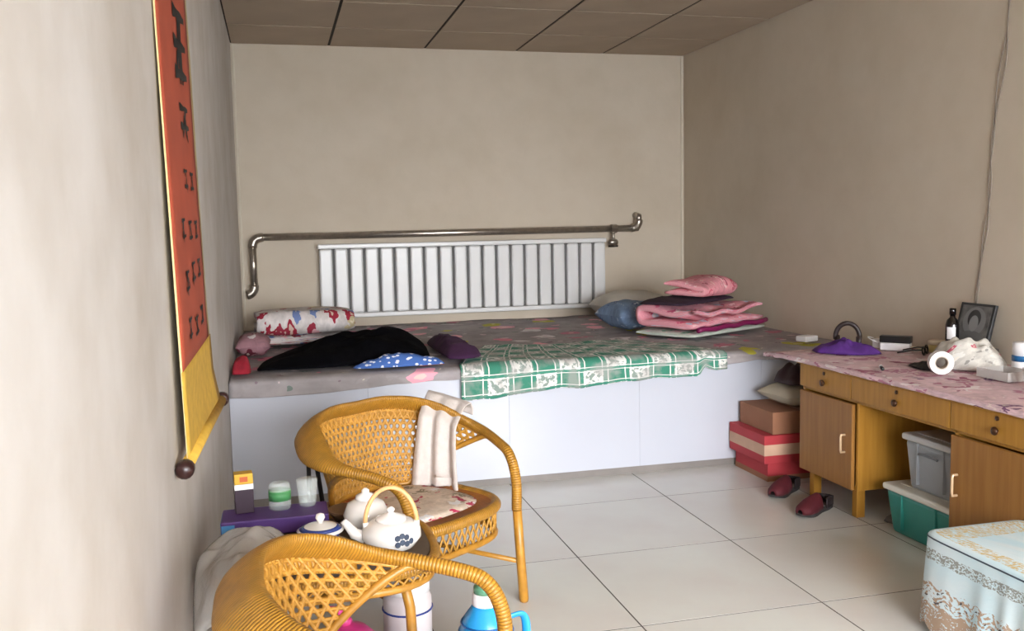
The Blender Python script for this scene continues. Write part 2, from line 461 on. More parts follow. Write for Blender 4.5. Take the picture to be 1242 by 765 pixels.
o = heap([(-0.13, 5.02), (-0.07, 5.45), (0.10, 5.78), (0.36, 5.95), (0.62, 6.00), (0.86, 5.86), (0.86, 5.48), (0.78, 5.10), (0.50, 5.05), (0.20, 5.0)],
    lambda x, y: 0.04+0.10*max(0, min(1, (x+0.1)/0.7)), fold=0.45, ff=5, seed=3, nr=20, na=80).build('black_coat', M_black, smooth=True)
put(o, (0, 0, BZ)); tag(o, 'black coat lying crumpled across the bed', 'coat')
o = heap([(0.90, 4.95), (0.885, 5.35), (0.90, 5.74), (1.03, 5.80), (1.05, 5.45), (1.10, 5.08), (1.02, 4.94)],
    lambda x, y: 0.075, fold=0.5, ff=8, seed=8).build('purple_garment', mat('plum_knit', (58, 22, 62), 0.9, 0.2, 25, 0.3, 80), smooth=True)
put(o, (0, 0, BZ+0.016)); tag(o, 'dark purple garment dropped beside the black coat', 'garment')
def dots_mat():
    m, t, N, L, b = nt('blue_dotted'); v = coords(N, L, 'UV')
    vo = N.new('ShaderNodeTexVoronoi'); vo.inputs['Scale'].default_value = 34; L.new(v, vo.inputs['Vector'])
    c = mix(N, L, math_(N, L, 'LESS_THAN', vo.outputs['Distance'], 0.34), lin((66, 104, 176)), lin((226, 228, 236)))
    L.new(c, b.inputs['Base Color']); b.inputs['Roughness'].default_value = 0.85; return m
o = heap([(0.36, 4.90), (0.42, 4.99), (0.65, 5.03), (0.82, 4.99), (0.86, 4.91), (0.70, 4.885), (0.50, 4.88)],
    lambda x, y: 0.05, fold=0.5, ff=9, seed=11).build('dotted_garment', dots_mat(), smooth=True)
put(o, (0, 0, BZ)); tag(o, 'blue garment with white dots tucked under the black coat', 'garment')
o = heap([(-0.243, 4.93), (-0.246, 5.10), (-0.19, 5.16), (-0.155, 5.06), (-0.16, 4.93)], lambda x, y: 0.085, fold=0.4, ff=12, seed=4).build('red_cloth', mat('red_cloth', (150, 26, 44), 0.9, 0.2, 20), smooth=True)
put(o, (0, 0, BZ)); tag(o, 'small bright red cloth in the bed corner at the scroll wall', 'cloth')

o = pillow(0.36, 0.40, 0.20, 1).build('blue_pillow', floral('blue_print', (112, 134, 164), [(176, 188, 206), (112, 134, 164), (74, 96, 140), (140, 156, 180)], 16, 0.30, 0.12), smooth=True)
put(o, (2.40, 6.10, BZ), radians(8)); tag(o, 'blue printed pillow leaning by the pink bedding pile', 'pillow')
o = pillow(0.58, 0.36, 0.22, 2).build('white_pillow', mat('grey_white_cotton', (196, 192, 184), 0.9, 0.05), smooth=True)
put(o, (2.66, 6.74, BZ), radians(3)); tag(o, 'plain off-white pillow lying behind the blue pillow', 'pillow')
RS = radians(30); SC = Vector((2.76, 5.70, 0))
def off(dx, dy): return (SC.x+dx*cos(RS)-dy*sin(RS), SC.y+dx*sin(RS)+dy*cos(RS))
M_pg = floral('pale_green_quilt', (190, 196, 186), [(120, 168, 140), (190, 196, 186), (214, 176, 186), (190, 196, 186)], 9, 0.3, 0.12)
M_pk = floral('pink_quilt', (222, 150, 162), [(236, 190, 196), (206, 92, 122), (222, 150, 162), (198, 206, 220), (226, 160, 170), (190, 80, 110)], 11, 0.40, 0.14)
M_mg = mat('magenta_satin', (124, 18, 78), 0.5, 0.1)
x, y = off(0, 0); o = folded(0.84, 0.50, 1, 0.045, seed=5, sag=0.02).build('folded_quilt', M_pg, smooth=True)
put(o, (x, y, BZ), RS); tag(o, 'pale green quilt at the bottom of the pink bedding pile', 'quilt')
x, y = off(0.0, -0.01); q = thing('folded_quilt', 'pink floral quilt with magenta edging in the bedding pile', 'quilt', (x, y, BZ+0.048), RS)
folded(0.82, 0.48, 2, 0.074, seed=6, sag=0.05).build('quilt_body', M_pk, q, smooth=True)
MB().sweep([(lerp(-0.40, 0.40, k/12), -0.236+0.006*sin(k), 0.012+0.006*sin(k*1.7)) for k in range(13)], 0.017, 8).build('edging', M_mg, q, smooth=True)
x, y = off(-0.02, 0.02); o = heap([(-0.40, -0.17), (-0.40, 0.18), (0, 0.22), (0.33, 0.20), (0.34, -0.06), (0.1, -0.12)], lambda x, y: 0.030, fold=0.4, ff=8, seed=9, p=6).build('dark_shawl', mat('dark_plum_cloth', (46, 26, 44), 0.9, 0.2, 20), smooth=True)
put(o, (x, y, BZ+0.212), RS); tag(o, 'dark plum shawl between the pink quilts of the pile', 'shawl')
x, y = off(0.02, 0.04); o = folded(0.46, 0.32, 2, 0.06, seed=17, sag=0.045).build('folded_blanket', floral('pink_stripe_floral', (222, 148, 158), [(238, 200, 200), (200, 84, 108), (222, 148, 158), (170, 60, 90)], 13, 0.34, 0.2), smooth=True)
put(o, (x, y, BZ+0.240), RS+0.1+pi); tag(o, 'small folded pink blanket on top of the bedding pile', 'blanket')
o = MB().box((-0.055, -0.04, 0), (0.055, 0.04, 0.034)).build('white_box', M_white, bevel=0.006)
put(o, (3.12, 5.00, BZ), 0.3); tag(o, 'small white box lying on the bed corner by the desk', 'box')

# ------------------------------------------------------------------ radiator and pipe on the back wall
rad = thing('radiator', 'wide white steel column radiator under the pipe', 'radiator', (1.47, YB, 0.74))
M_rad = mat('radiator_enamel', (226, 226, 226), 0.3, 0.02, 3)
RX0, RX1, RZ0, RZ1 = 0.31, 2.63, 0.745, 1.312
def Rr(a): return (a[0]-1.47, a[1]-YB, a[2]-0.74)
bx('top_rail', Rr((RX0, YB-0.115, RZ1-0.035)), Rr((RX1, YB-0.03, RZ1)), M_rad, rad, 0.008)
bx('bottom_rail', Rr((RX0, YB-0.115, RZ0)), Rr((RX1, YB-0.03, RZ0+0.035)), M_rad, rad, 0.008)
NF = 20; pit = (RX1-RX0)/NF
fm = None
for k in range(NF):
    x0 = RX0+pit*k+0.0095
    if fm is None:
        fm = bx('column', (-(pit-0.019)/2, -0.115, 0.036), ((pit-0.019)/2, -0.035, RZ1-RZ0-0.036), M_rad, rad, 0.014); o = fm
    else: o = fm.copy(); COL.objects.link(o); o.parent = rad
    o.location = (x0+(pit-0.019)/2-1.47, 0, RZ0-0.74)
bx('gap_shade_plate', Rr((RX0+0.01, YB-0.055, RZ0+0.01)), Rr((RX1-0.01, YB-0.048, RZ1-0.01)), mat('radiator_shade_plate', (120, 118, 116), 0.6), rad, 0)  # darker sheet that paints in the shade between the columns
for x in (0.7, 2.25): bx('bracket', Rr((x-0.02, YB-0.048, RZ0+0.05)), Rr((x+0.02, YB-0.001, RZ1-0.08)), M_rad, rad)
pipe = thing('heating_pipe', 'galvanised heating pipe with elbows running above the radiator', 'pipe', (1.4, YB, 1.38))
def Pp(x, z, y=YB-0.085): return (x-1.4, y-YB, z-1.38)
MB().sweep([Pp(-0.135, 1.375), Pp(2.92, 1.387)], 0.027, 14).build('pipe_run', M_chrome, pipe, smooth=True)
MB().sweep([Pp(-0.165, 1.345), Pp(-0.165, 0.985)], 0.027, 14).build('pipe_drop', M_chrome, pipe, smooth=True)
def elbow(p0, p1, p2, r=0.034):
    P = [Vector(p0)]+[Vector(p0)*(1-t)**2+Vector(p1)*2*t*(1-t)+Vector(p2)*t*t for t in [k/8 for k in range(9)]]+[Vector(p2)]
    MB().sweep(P[1:-1], r, 14).build('elbow', M_chrome, pipe, smooth=True)
elbow(Pp(-0.085, 1.375), Pp(-0.165, 1.375), Pp(-0.165, 1.30))
elbow(Pp(-0.165, 1.02), Pp(-0.165, 0.952), Pp(-0.222, 0.945))
elbow(Pp(2.86, 1.387), Pp(2.925, 1.387), Pp(2.925, 1.46))
MB().sweep([Pp(2.925, 1.44), Pp(2.925, 1.485), Pp(2.925, 1.495, YB-0.012)], 0.026, 12).build('wall_stub', M_chrome, pipe, smooth=True)
MB().lathe([(0.036, 0), (0.036, 0.05)], 8, Pp(2.68, 1.386), 'x').build('coupling', M_chrome, pipe)
MB().sweep([Pp(2.70, 1.375), Pp(2.70, 1.27)], 0.014, 10).build('valve_stem', M_chrome, pipe, smooth=True)
MB().lathe([(0.012, -0.04), (0.024, -0.03), (0.024, 0.03), (0.012, 0.04)], 12, Pp(2.70, 1.275), 'x').build('valve', M_chrome, pipe, smooth=True)
MB().box(Pp(2.66, 1.235, YB-0.09), Pp(2.74, 1.25, YB-0.075)).build('valve_handle', M_dark, pipe)
for x in (0.25, 1.5, 2.5):
    MB().box(Pp(x-0.01, 1.372, YB-0.085), Pp(x+0.01, 1.39, YB-0.001)).build('bracket', M_chrome, pipe)

# ------------------------------------------------------------------ wall cable
cb = thing('wall_cable', 'two thin grey wires hanging down the side wall to the desk', 'cable', (XR, 3.85, 0.95))
for k, (dy, ph) in enumerate(((0, 0), (0.022, 1.3))):
    P = []
    for i in range(41):
        t = i/40; z = lerp(2.79, 0.96, t)
        P.append((-0.006, lerp(3.66, 3.875, t**0.85)-3.85+dy*(1-t)+0.012*sin(t*14+ph)+0.006*sin(t*31+ph*2), z-0.95))
    MB().sweep(P, 0.0032, 6).build('wire', mat('grey_wire', (140, 128, 116), 0.6), cb, smooth=True)

# ------------------------------------------------------------------ hanging scroll on the left wall
sc = thing('hanging_scroll', 'red calligraphy scroll with yellow ends hanging on the side wall', 'scroll', (XL, 2.75, 0.85))
ZB = 0.845; ZT = 2.55
def scx(s, z):
    t = (z-ZB)/(1.97-ZB)
    near = lerp(-0.236, -0.2575, max(0, min(1, t)))
    far = interp(t, [(0, -0.194), (0.10, -0.213), (0.3, -0.222), (0.6, -0.228), (1, -0.234), (1.5, -0.247)])
    return max(XL+0.004, lerp(near, far, s)+0.004*sin(s*pi)*sin(z*6))
def S(s, z, o=0.0): return Vector((scx(s, z)+o-XL, 2.4+0.7*s-2.75, z+0.03*s*(1-min(1, (z-ZB)))-0.85))
def spanel(name, s0, s1, z0, z1, m, o, nu=10, nv=40):
    return MB().grid(lambda u, v: S(lerp(s0, s1, u), lerp(z0, z1, v), o), nu, nv).build(name, m, sc, smooth=True, solid=0.0015)
M_red = mat('faded_red_paper', (164, 72, 48), 0.8, 0.12, 5)
M_yel = mat('yellow_brocade', (200, 160, 62), 0.75, 0.12, 30)
M_cream = mat('cream_border', (226, 206, 150), 0.8, 0.05)
spanel('backing', 0.0, 1.0, ZB, ZT, M_cream, 0.0)
spanel('red_paper', 0.03, 0.92, 1.075, 2.40, M_red, 0.0022)
spanel('yellow_panel', 0.0, 1.0, ZB, 1.075, M_yel, 0.0022, nv=8)
spanel('yellow_panel', 0.0, 1.0, 2.40, ZT, M_yel, 0.0022, nv=6)
a, b = S(-0.03, ZB), S(1.03, ZB)
M_lacq = mat('dark_lacquer', (50, 26, 24), 0.35, 0.1)
MB().sweep([a, b], 0.016, 14).build('roller', M_yel, sc, smooth=True)
for p, d in ((a, -1), (b, 1)):
    dr = (b-a).normalized()*d
    MB().sweep([p, p+dr*0.006, p+dr*0.03, p+dr*0.042], [0.017, 0.023, 0.023, 0.014], 14).build('knob', M_lacq, sc, smooth=True)
a, b = S(-0.02, ZT, 0.003), S(1.02, ZT, 0.003)
MB().sweep([a, b], 0.009, 10).build('top_rod', M_lacq, sc, smooth=True)
MB().sweep([S(0.2, ZT), S(0.5, ZT+0.12), S(0.8, ZT)], 0.002, 6).build('hanging_cord', M_lacq, sc)
M_ink = mat('black_ink', (24, 20, 20), 0.7, 0.1)
rnd = random.Random(3)
def brush(mb, s0, z0, s1, z1, w0, w1):
    n = 8; pts = []
    for i in range(n+1):
        t = i/n; pts.append((lerp(s0, s1, t)+0.02*sin(t*pi)*rnd.uniform(-1, 1)*0.4, lerp(z0, z1, t), lerp(w0, w1, t)*(0.7+0.5*abs(sin(t*5+w0*90)))))
    dx, dz = (s1-s0)*0.7, z1-z0; l = math.hypot(dx, dz) or 1; nx_, nz_ = -dz/l, dx/l
    vs = []
    for s, z, w_ in pts:
        vs.append(S(s+nx_*w_/0.7, z+nz_*w_, 0.0062)); vs.append(S(s-nx_*w_/0.7, z-nz_*w_, 0.0062))
    mb.add(vs, [(2*i, 2*i+1, 2*i+3, 2*i+2) for i in range(n)])
def glyph(name, sc_, zc, w_, h_, n, wt):
    mb = MB()
    for k in range(n):
        if k % 3 == 0: s0, s1, z0, z1 = -1, 1, lerp(0.8, -0.8, k/max(1, n-1)), lerp(0.9, -0.7, k/max(1, n-1))
        elif k % 3 == 1: s0 = s1 = rnd.uniform(-0.6, 0.6); s1 += rnd.uniform(-0.15, 0.15); z0, z1 = 0.95, rnd.uniform(-0.95, -0.3)
        else: s0, z0 = rnd.uniform(-0.2, 0.2), rnd.uniform(0, 0.6); s1, z1 = s0+rnd.choice((-1, 1))*rnd.uniform(0.5, 0.8), z0-rnd.uniform(0.6, 1.2)
        brush(mb, sc_+s0*w_, zc+z0*h_, sc_+s1*w_, zc+z1*h_, wt, wt*0.6)
    mb.build(name, M_ink, sc)
for zc in (2.22, 1.93): glyph('ink_character', 0.62, zc, 0.17, 0.12, 8, 0.017)
glyph('ink_character', 0.62, 1.725, 0.12, 0.055, 6, 0.010)
for zc in (1.565, 1.415, 1.29, 1.15):
    for s_, wd in ((0.30, 0.05), (0.50, 0.06), (0.70, 0.06)):
        if zc > 1.5 and s_ < 0.4: continue
        glyph('ink_character', s_, zc+rnd.uniform(-0.01, 0.01), wd*0.9, 0.036, 5, 0.0055)

# ------------------------------------------------------------------ rattan chairs
def rattan_mat(name, base, dark, per, ang=None):
    m, t, N, L, b = nt(name); tc = coords(N, L, 'UV')
    sp = N.new('ShaderNodeSeparateXYZ'); L.new(tc, sp.inputs[0])
    ph = math_(N, L, 'MULTIPLY', sp.outputs[0], 2*pi/per)
    sn = math_(N, L, 'ABSOLUTE', math_(N, L, 'SINE', math_(N, L, 'MULTIPLY', ph, 0.5)))
    v = coords(N, L)
    c = ramp(N, L, noise_tex(N, L, v, 30), [(0.3, lin(tuple(x*0.85 for x in base))), (0.7, lin(base))])
    c = mix(N, L, ramp(N, L, sn, [(0.0, (1, 1, 1, 1)), (0.35, (0, 0, 0, 1))]), c, lin(dark))
    L.new(c, b.inputs['Base Color']); b.inputs['Roughness'].default_value = 0.42
    bump(N, L, b, sn, 0.6, 0.003); return m
M_wrap = rattan_mat('wrapped_rattan', (180, 128, 40), (100, 64, 16), 0.009)
M_cane = mat('rattan_cane', (170, 120, 42), 0.4, 0.18, 25)
M_cane_dk = mat('dark_rattan_cane', (140, 90, 38), 0.4, 0.18, 25)
M_weave = mat('rattan_weave', (180, 130, 50), 0.5, 0.2, 40)
WF, WM, D, ZA, ZBK = 0.276, 0.372, 0.604, 0.592, 0.718
rt = [(WF, 0, 0.36), (WF, 0.0, ZA-0.12), (WF+0.01, 0.035, ZA-0.035), (WF*0.6+WM*0.4, 0.11, ZA), (WM, 0.5*D, ZA+0.30*(ZBK-ZA)),
      (WM*0.78, 0.84*D, ZA+0.8*(ZBK-ZA)), (WM*0.4, 0.975*D, ZBK), (0, D, ZBK)]
rimc = rt+[(-x, y, z) for x, y, z in rt[::-1]][1:]
RIM = spline(rimc, 8)
def seat_out(a, k=1.0):     # rounded-square seat outline, a=0 at +x
    ca, sa = cos(a), sin(a); n = 3.2
    r = (abs(ca)**n+abs(sa)**n)**(-1/n)
    return (0.285*k*r*ca, 0.285+0.275*k*r*sa)
SZ = 0.385
def make_chair(label):
    t = thing('rattan_chair', label, 'chair', group='rattan armchairs')
    n = len(RIM); rd = []; tl = []
    for i, p in enumerate(RIM):
        q = max(0, min(1, (p.y-0.16)/0.30)); q = q*q*(3-2*q)
        rd.append((lerp(0.019, 0.062, q), lerp(0.019, 0.020, q))); tl.append(radians(38)*q)
    MB().sweep(RIM, rd, 14, (1, 0, 0), tl).build('arm_rail', M_wrap, t, smooth=True)
    for s in (1, -1):
        MB().sweep([(s*(WF+0.02), -0.012, 0.0), (s*(WF+0.018), -0.012, 0.012), (s*(WF+0.010), -0.006, 0.18), (s*WF, 0, 0.39)], [0.015, 0.019, 0.018, 0.018], 10).build('leg', M_cane, t, smooth=True)
        MB().sweep([(s*0.215, 0.55, 0.0), (s*0.205, 0.53, 0.2), (s*0.20, 0.515, SZ)], 0.017, 10).build('leg', M_cane, t, smooth=True)
    # seat ring, deck, lower ring
    ring = [(*seat_out(2*pi*k/64), SZ) for k in range(64)]
    MB().sweep(ring, (0.021), 10, closed=True).build('seat_ring', M_wrap, t, smooth=True)
    deck = MB(); vs = [(0, 0.285, SZ-0.012)]; fs = []; uv = [(0, 0)]
    for j in range(1, 7):
        for k in range(64):
            x, y = seat_out(2*pi*k/64, j/6*0.97); vs.append((x, y, SZ+0.012-0.024*(1-(j/6)**3))); uv.append((x+y, x-y))
    for k in range(64): fs.append((0, 1+k, 1+(k+1) % 64))
    for j in range(5):
        for k in range(64):
            k2 = (k+1) % 64; fs.append((1+j*64+k, 1+(j+1)*64+k, 1+(j+1)*64+k2, 1+j*64+k2))
    deck.add(vs, fs, uv).build('seat', rattan_mat('woven_seat', (170, 104, 48), (110, 62, 24), 0.02), t, smooth=True)
    low = [(*seat_out(2*pi*k/64, 0.985), SZ-0.105) for k in range(64)]
    MB().sweep(low, 0.013, 8, closed=True).build('lower_ring', M_cane, t, smooth=True)
    # apron lattice between the rings
    ap = MB(); na = 60
    for k in range(na):
        for d in (1.6, -1.6):
            P = []
            for i in range(4):
                v = i/3; a = 2*pi*(k+d*v)/na; e = 1.0-0.015*v
                x, y = seat_out(a, e+0.004*(1 if d > 0 else -1)); P.append((x, y, SZ-0.105*v))
            ap.sweep(P, (0.0042), 4)
    o = ap.build('apron_weave', M_weave, t, smooth=True); o['kind'] = 'stuff'
    # openwork back panel between seat and rim
    i0, i1 = 28, n-1-28
    def vb(u): return min(0.97, max(0, (abs(2*u-1)-0.50)/0.50)**1.0)
    def surf(u, v):
        fi = lerp(i0, i1, u); i = int(fi); r = RIM[min(i, n-1)].lerp(RIM[min(i+1, n-1)], fi-i)
        bot = Vector((r.x*0.74, 0.285+(r.y-0.285)*0.84, SZ+0.015))
        p = bot.lerp(r, v); out = Vector((r.x, r.y-0.285, 0)).normalized()
        return p-out*0.015*sin(pi*v)
    pw = MB(); nu = 40
    def strand(f, n_, rr):
        P = []
        for i in range(n_+1):
            p = f(i/n_)
            if p is None:
                if len(P) > 1: pw.sweep(P, rr, 5)
                P = []
            else: P.append(p)
        if len(P) > 1: pw.sweep(P, rr, 5)
    for k in range(-6, nu+6):
        for d in (6, -6):
            def f(s, k=k, d=d):
                u = (k+d*s)/nu
                return surf(u, s*0.98) if 0 <= u <= 1 and s >= vb(u)-0.02 else None
            strand(f, 24, 0.0058)
    for k in range(1, 13):
        strand(lambda s, k=k: surf(s, k/13) if k/13 >= vb(s)-0.02 else None, 80, 0.0052)
    o = pw.build('back_weave', M_weave, t, smooth=True); o['kind'] = 'stuff'
    # solid woven band just under the rim
    MB().grid(lambda u, v: surf(lerp(0.10, 0.90, u), lerp(0.82, 0.99, v)), 60, 4, lambda u, v: (u*0.9, v)).build('back_band', M_wrap, t, smooth=True, solid=0.006)
    MB().sweep([surf(v/60, vb(v/60)) for v in range(61)], 0.011, 8).build('panel_base', M_cane, t, smooth=True)
    for s in (1, -1):
        MB().sweep([(s*(WF+0.006), -0.004, 0.16), (s*0.21, 0.53, 0.16)], 0.010, 8).build('stretcher', M_cane, t, smooth=True)
    MB().sweep([(WF*0.99, 0.265, 0.16), (-WF*0.99, 0.265, 0.16)][:2], 0.010, 8).build('stretcher', M_cane, t, smooth=True)
    return t
chair = make_chair('rattan armchair facing out with a towel over its back')
put(chair, (0.614, 3.133, 0), 0.627)
chair2 = copy_tree(chair); chair2['label'] = 'rattan armchair with its back to the scroll wall beside the tea table'
put(chair2, (0.505, 1.846, 0), 1.583)
def CH(x, y, z):    # chair-local to world for the far chair
    c, s = cos(0.627), sin(0.627); return Vector((0.614+c*x-s*y, 3.133+s*x+c*y, z))
# seat mat
o = MB(); vs = [(0, 0.30, 0.016)]; fs = []; uv = [(0, 0)]
for j in range(1, 8):
    for k in range(48):
        x, y = seat_out(2*pi*k/48, j/7*0.80); h_ = 0.016*(1-(j/7)**5)+0.004*nz(x*12, y*12)*(1 if j < 7 else 0)
        vs.append((x, y+0.01, max(0, h_))); uv.append((x, y))
for k in range(48): fs.append((0, 1+k, 1+(k+1) % 48))
for j in range(6):
    for k in range(48):
        k2 = (k+1) % 48; fs.append((1+j*48+k, 1+(j+1)*48+k, 1+(j+1)*48+k2, 1+j*48+k2))
fs.append(tuple(1+6*48+k for k in range(48))[::-1])
o = o.add(vs, fs, uv).build('seat_mat', floral('red_print_mat', (196, 178, 160), [(160, 36, 70), (196, 178, 160), (208, 204, 204), (120, 110, 90), (176, 60, 84), (150, 40, 66)], 15, 0.42, 0.12), smooth=True)
put(o, (0.614, 3.133, SZ+0.013), 0.627); tag(o, 'cream seat mat with red print lying on the towel chair', 'seat mat')
# towel over the back rim
def tw(u, v):
    fi = lerp(33.6, 39.2, u); i = int(fi); r = RIM[i].lerp(RIM[i+1], fi-i)
    out = Vector((r.x, r.y-0.285, 0)).normalized()
    wv = 0.013*sin(u*15+1)*(0.3+v)
    path = [(0.068, 0.012), (0.072, 0.038), (0.056, 0.061), (0.028, 0.058), (-0.02, 0.026), (-0.068, -0.012), (-0.085, -0.08), (-0.095, -0.16), (-0.10, -0.23), (-0.105, -0.28)]
    t_ = v*(len(path)-1); k = min(int(t_), len(path)-2); f = t_-k
    d = lerp(path[k][0], path[k+1][0], f); z = lerp(path[k][1], path[k+1][1], f)
    tang = Vector((-out.y, out.x, 0)); sp = (u-0.5)*0.10*max(0, (v-0.35))*1.5
    p = r+out*(d-(wv if v > 0.35 else wv*0.2))+Vector((0, 0, z))-tang*(-sp)
    if v > 0.9: p.z += 0.02*sin(u*5)
    return p
o = MB().grid(tw, 40, 48).build('towel', mat('grey_towel', (196, 186, 180), 0.95, 0.06, 40, 0.5, 120), smooth=True, solid=0.006)
put(o, (0.614, 3.133, 0), 0.627); tag(o, 'light grey towel hanging over a rattan chair back', 'towel')
# black bands: a strap and the back leg, its shade put in as black
st = MB(); rp = RIM[65]; oo = Vector((rp.x, rp.y-0.285, 0)).normalized()
def SP(d, tz, l): q = rp+oo*d+Vector((-oo.y, oo.x, 0))*l; return CH(q.x, q.y, rp.z+tz)
for l in (-1, 1):
    st.sweep([SP(0.035, -0.035, l*0.006), SP(0.04, -0.08, l*0.008), SP(0.04, -0.17, l*0.035), SP(0.03, -0.34, l*0.06)], [(0.012, 0.004)]*4, 6)
tag(st.build('strap_and_leg_shade', mat('black_strap_and_shade', (26, 24, 26), 0.8), smooth=True), 'black strap and back leg painted as in shade outside the towel chair back', 'strap')

# ------------------------------------------------------------------ tea table and the things on it
TX, TY, TZ = 0.100, 2.700, 0.50
def tab_out(a, k=1.0):
    ca, sa = cos(a), sin(a); n = 3.4; r = (abs(ca)**n+abs(sa)**n)**(-1/n)
    return (0.315*k*r*ca, 0.268*k*r*sa)
tt = thing('tea_table', 'low rattan tea table cluttered between the two rattan chairs', 'table', (TX, TY, 0))
def disc(k, z0, z1, n=64):
    mb = MB(); a = [(*tab_out(2*pi*i/n, k), z0) for i in range(n)]; b = [(*tab_out(2*pi*i/n, k), z1) for i in range(n)]
    return mb.add(a+b, [tuple(range(n))[::-1], tuple(range(n, 2*n))]+[(i, (i+1) % n, n+(i+1) % n, n+i) for i in range(n)])
disc(0.96, TZ-0.02, TZ).build('table_top', mat('dark_woven_top', (74, 58, 44), 0.35, 0.2, 30), tt)
MB().sweep([(*tab_out(2*pi*k/64), TZ-0.014) for k in range(64)], 0.017, 10, closed=True).build('rim', M_wrap, tt, smooth=True)
MB().sweep([(*tab_out(2*pi*k/64, 0.97), TZ-0.060) for k in range(64)], 0.012, 8, closed=True).build('lower_rim', M_cane, tt, smooth=True)
ap = MB()
for k in range(72):
    for d in (1.5, -1.5):
        ap.sweep([(*tab_out(2*pi*(k+d*v/2)/72, 0.985), TZ-0.02-0.040*v/2) for v in range(3)], 0.004, 4)
ap.build('apron_weave', M_weave, tt, smooth=True)['kind'] = 'stuff'
for a in (45, 135, 225, 315):
    x, y = tab_out(radians(a), 0.90)
    MB().sweep([(x*1.03, y*1.03, 0), (x, y, 0.15), (x*0.97, y*0.97, 0.36), (x*0.88, y*0.88, TZ-0.03)], 0.015, 10).build('leg', M_cane, tt, smooth=True)

M_porc = mat('white_porcelain', (236, 232, 228), 0.15, 0.02, 3, coat=0.3)
M_blue = mat('cobalt_glaze', (52, 70, 140), 0.2, 0.1)
# teapot with bail handle
tp = thing('teapot', 'white porcelain teapot with blue flowers and an arched wicker handle', 'teapot', (0.290, 2.615, TZ+0.001), radians(-8))
tp.scale = (0.88, 0.88, 0.82)
MB().lathe([(0.05, 0), (0.075, 0.012), (0.098, 0.045), (0.095, 0.075), (0.07, 0.098), (0.05, 0.104)], 28).build('body', M_porc, tp, smooth=True)
ld = MB().lathe([(0.052, 0.104), (0.048, 0.114), (0.02, 0.126), (0.008, 0.130), (0.014, 0.142), (0.006, 0.15)], 20).build('lid', M_porc, tp, smooth=True)
MB().sweep([(-0.085, 0, 0.045), (-0.12, 0, 0.06), (-0.14, 0, 0.09), (-0.155, 0, 0.108)], [0.024, 0.019, 0.014, 0.011], 12).build('spout', M_porc, tp, smooth=True)
MB().sweep([(0.085*cos(a), 0, 0.085+0.135*sin(a)) for a in [pi*k/18 for k in range(19)]], 0.0075, 10).build('handle', mat('wicker_handle', (222, 168, 112), 0.5, 0.15, 40), tp, smooth=True)
for s in (1, -1): MB().lathe([(0.010, -0.01), (0.010, 0.012)], 10, (s*0.083, 0, 0.086)).build('lug', M_porc, tp, smooth=True)
fl_ = MB()
for k in range(7):
    a = -1.35+0.16*(k % 4); zz = 0.045+0.022*(k // 4)+0.006*(k % 2)
    rr = interp(zz, [(0.012, 0.0765), (0.045, 0.0995), (0.075, 0.0965), (0.098, 0.0715)])
    c = Vector((rr*cos(a), rr*sin(a), zz)); tn = Vector((-sin(a), cos(a), 0)); upv = Vector((0, 0, 1))
    ring = [c+tn*cos(q)*0.010+upv*sin(q)*0.011+Vector((cos(a), sin(a), 0))*0.0006 for q in [2*pi*i/8 for i in range(8)]]
    fl_.add(ring, [tuple(range(8))])
fl_.build('painted_flowers', mat('ink_blue_glaze', (54, 66, 86), 0.2), tp)
# second small round pot behind
tp2 = thing('tea_jar', 'rounded white porcelain jar behind the teapot on the tea table', 'jar', (0.235, 2.80, TZ))
MB().lathe([(0.04, 0), (0.062, 0.02), (0.07, 0.055), (0.055, 0.088), (0.03, 0.10)], 22).build('body', M_porc, tp2, smooth=True)
MB().lathe([(0.032, 0.10), (0.03, 0.112), (0.012, 0.12), (0.012, 0.128), (0.004, 0.134)], 16).build('lid', M_porc, tp2, smooth=True)
# lidded bowl with blue bands
cb_ = thing('lidded_cup', 'white lidded cup with blue bands on a saucer', 'cup', (0.092, 2.665, TZ+0.001))
cb_.scale = (0.85,)*3
MB().lathe([(0.03, 0), (0.085, 0.008), (0.098, 0.016), (0.096, 0.019), (0.03, 0.010)], 28).build('saucer', M_porc, cb_, smooth=True)
MB().lathe([(0.03, 0.010), (0.05, 0.028), (0.062, 0.052), (0.064, 0.066)], 24).build('bowl', M_porc, cb_, smooth=True)
lid = MB().lathe([(0.078, 0.066), (0.080, 0.071), (0.05, 0.086), (0.018, 0.094)], 26).build('lid', M_porc, cb_, smooth=True)
MB().lathe([(0.008, 0.093), (0.010, 0.10), (0.017, 0.112), (0.013, 0.124), (0.002, 0.128)], 16).build('knob', M_porc, lid, smooth=True)
MB().lathe([(0.0722, 0.0757), (0.0572, 0.0835)], 26).build('blue_band', M_blue, lid, smooth=True)
MB().lathe([(0.0625, 0.048), (0.0655, 0.060)], 26).build('blue_band', M_blue, cb_, smooth=True)
# purple box with carton, glass and bowl standing on it
o = MB().box((-0.16, -0.07, 0), (0.16, 0.07, 0.05)).build('gift_box', mat('purple_box', (74, 40, 110), 0.5, 0.1), bevel=0.004)
pb = thing('flat_box', 'flat purple box with a blue end on the tea table', 'box', (-0.035, 2.915, TZ+0.001))
o.parent = pb; o.name = 'box_body'
bx('blue_end', (-0.1615, -0.06, 0.006), (-0.1600, 0.06, 0.044), mat('sky_blue_card', (72, 140, 196), 0.5), pb, 0)
bx('blue_front', (-0.158, -0.0715, 0.004), (-0.12, -0.0700, 0.040), MATS['sky_blue_card'], pb, 0)
ct = thing('drink_carton', 'yellow and dark purple drink carton standing on the purple box', 'carton', (-0.128, 2.945, TZ+0.051), 0.1)
bx('carton_body', (-0.028, -0.022, 0), (0.028, 0.022, 0.075), mat('dark_purple_card', (44, 22, 40), 0.45), ct, 0.002)
bx('label_band', (-0.0282, -0.0222, 0.0755), (0.0282, 0.0222, 0.092), M_white, ct, 0)
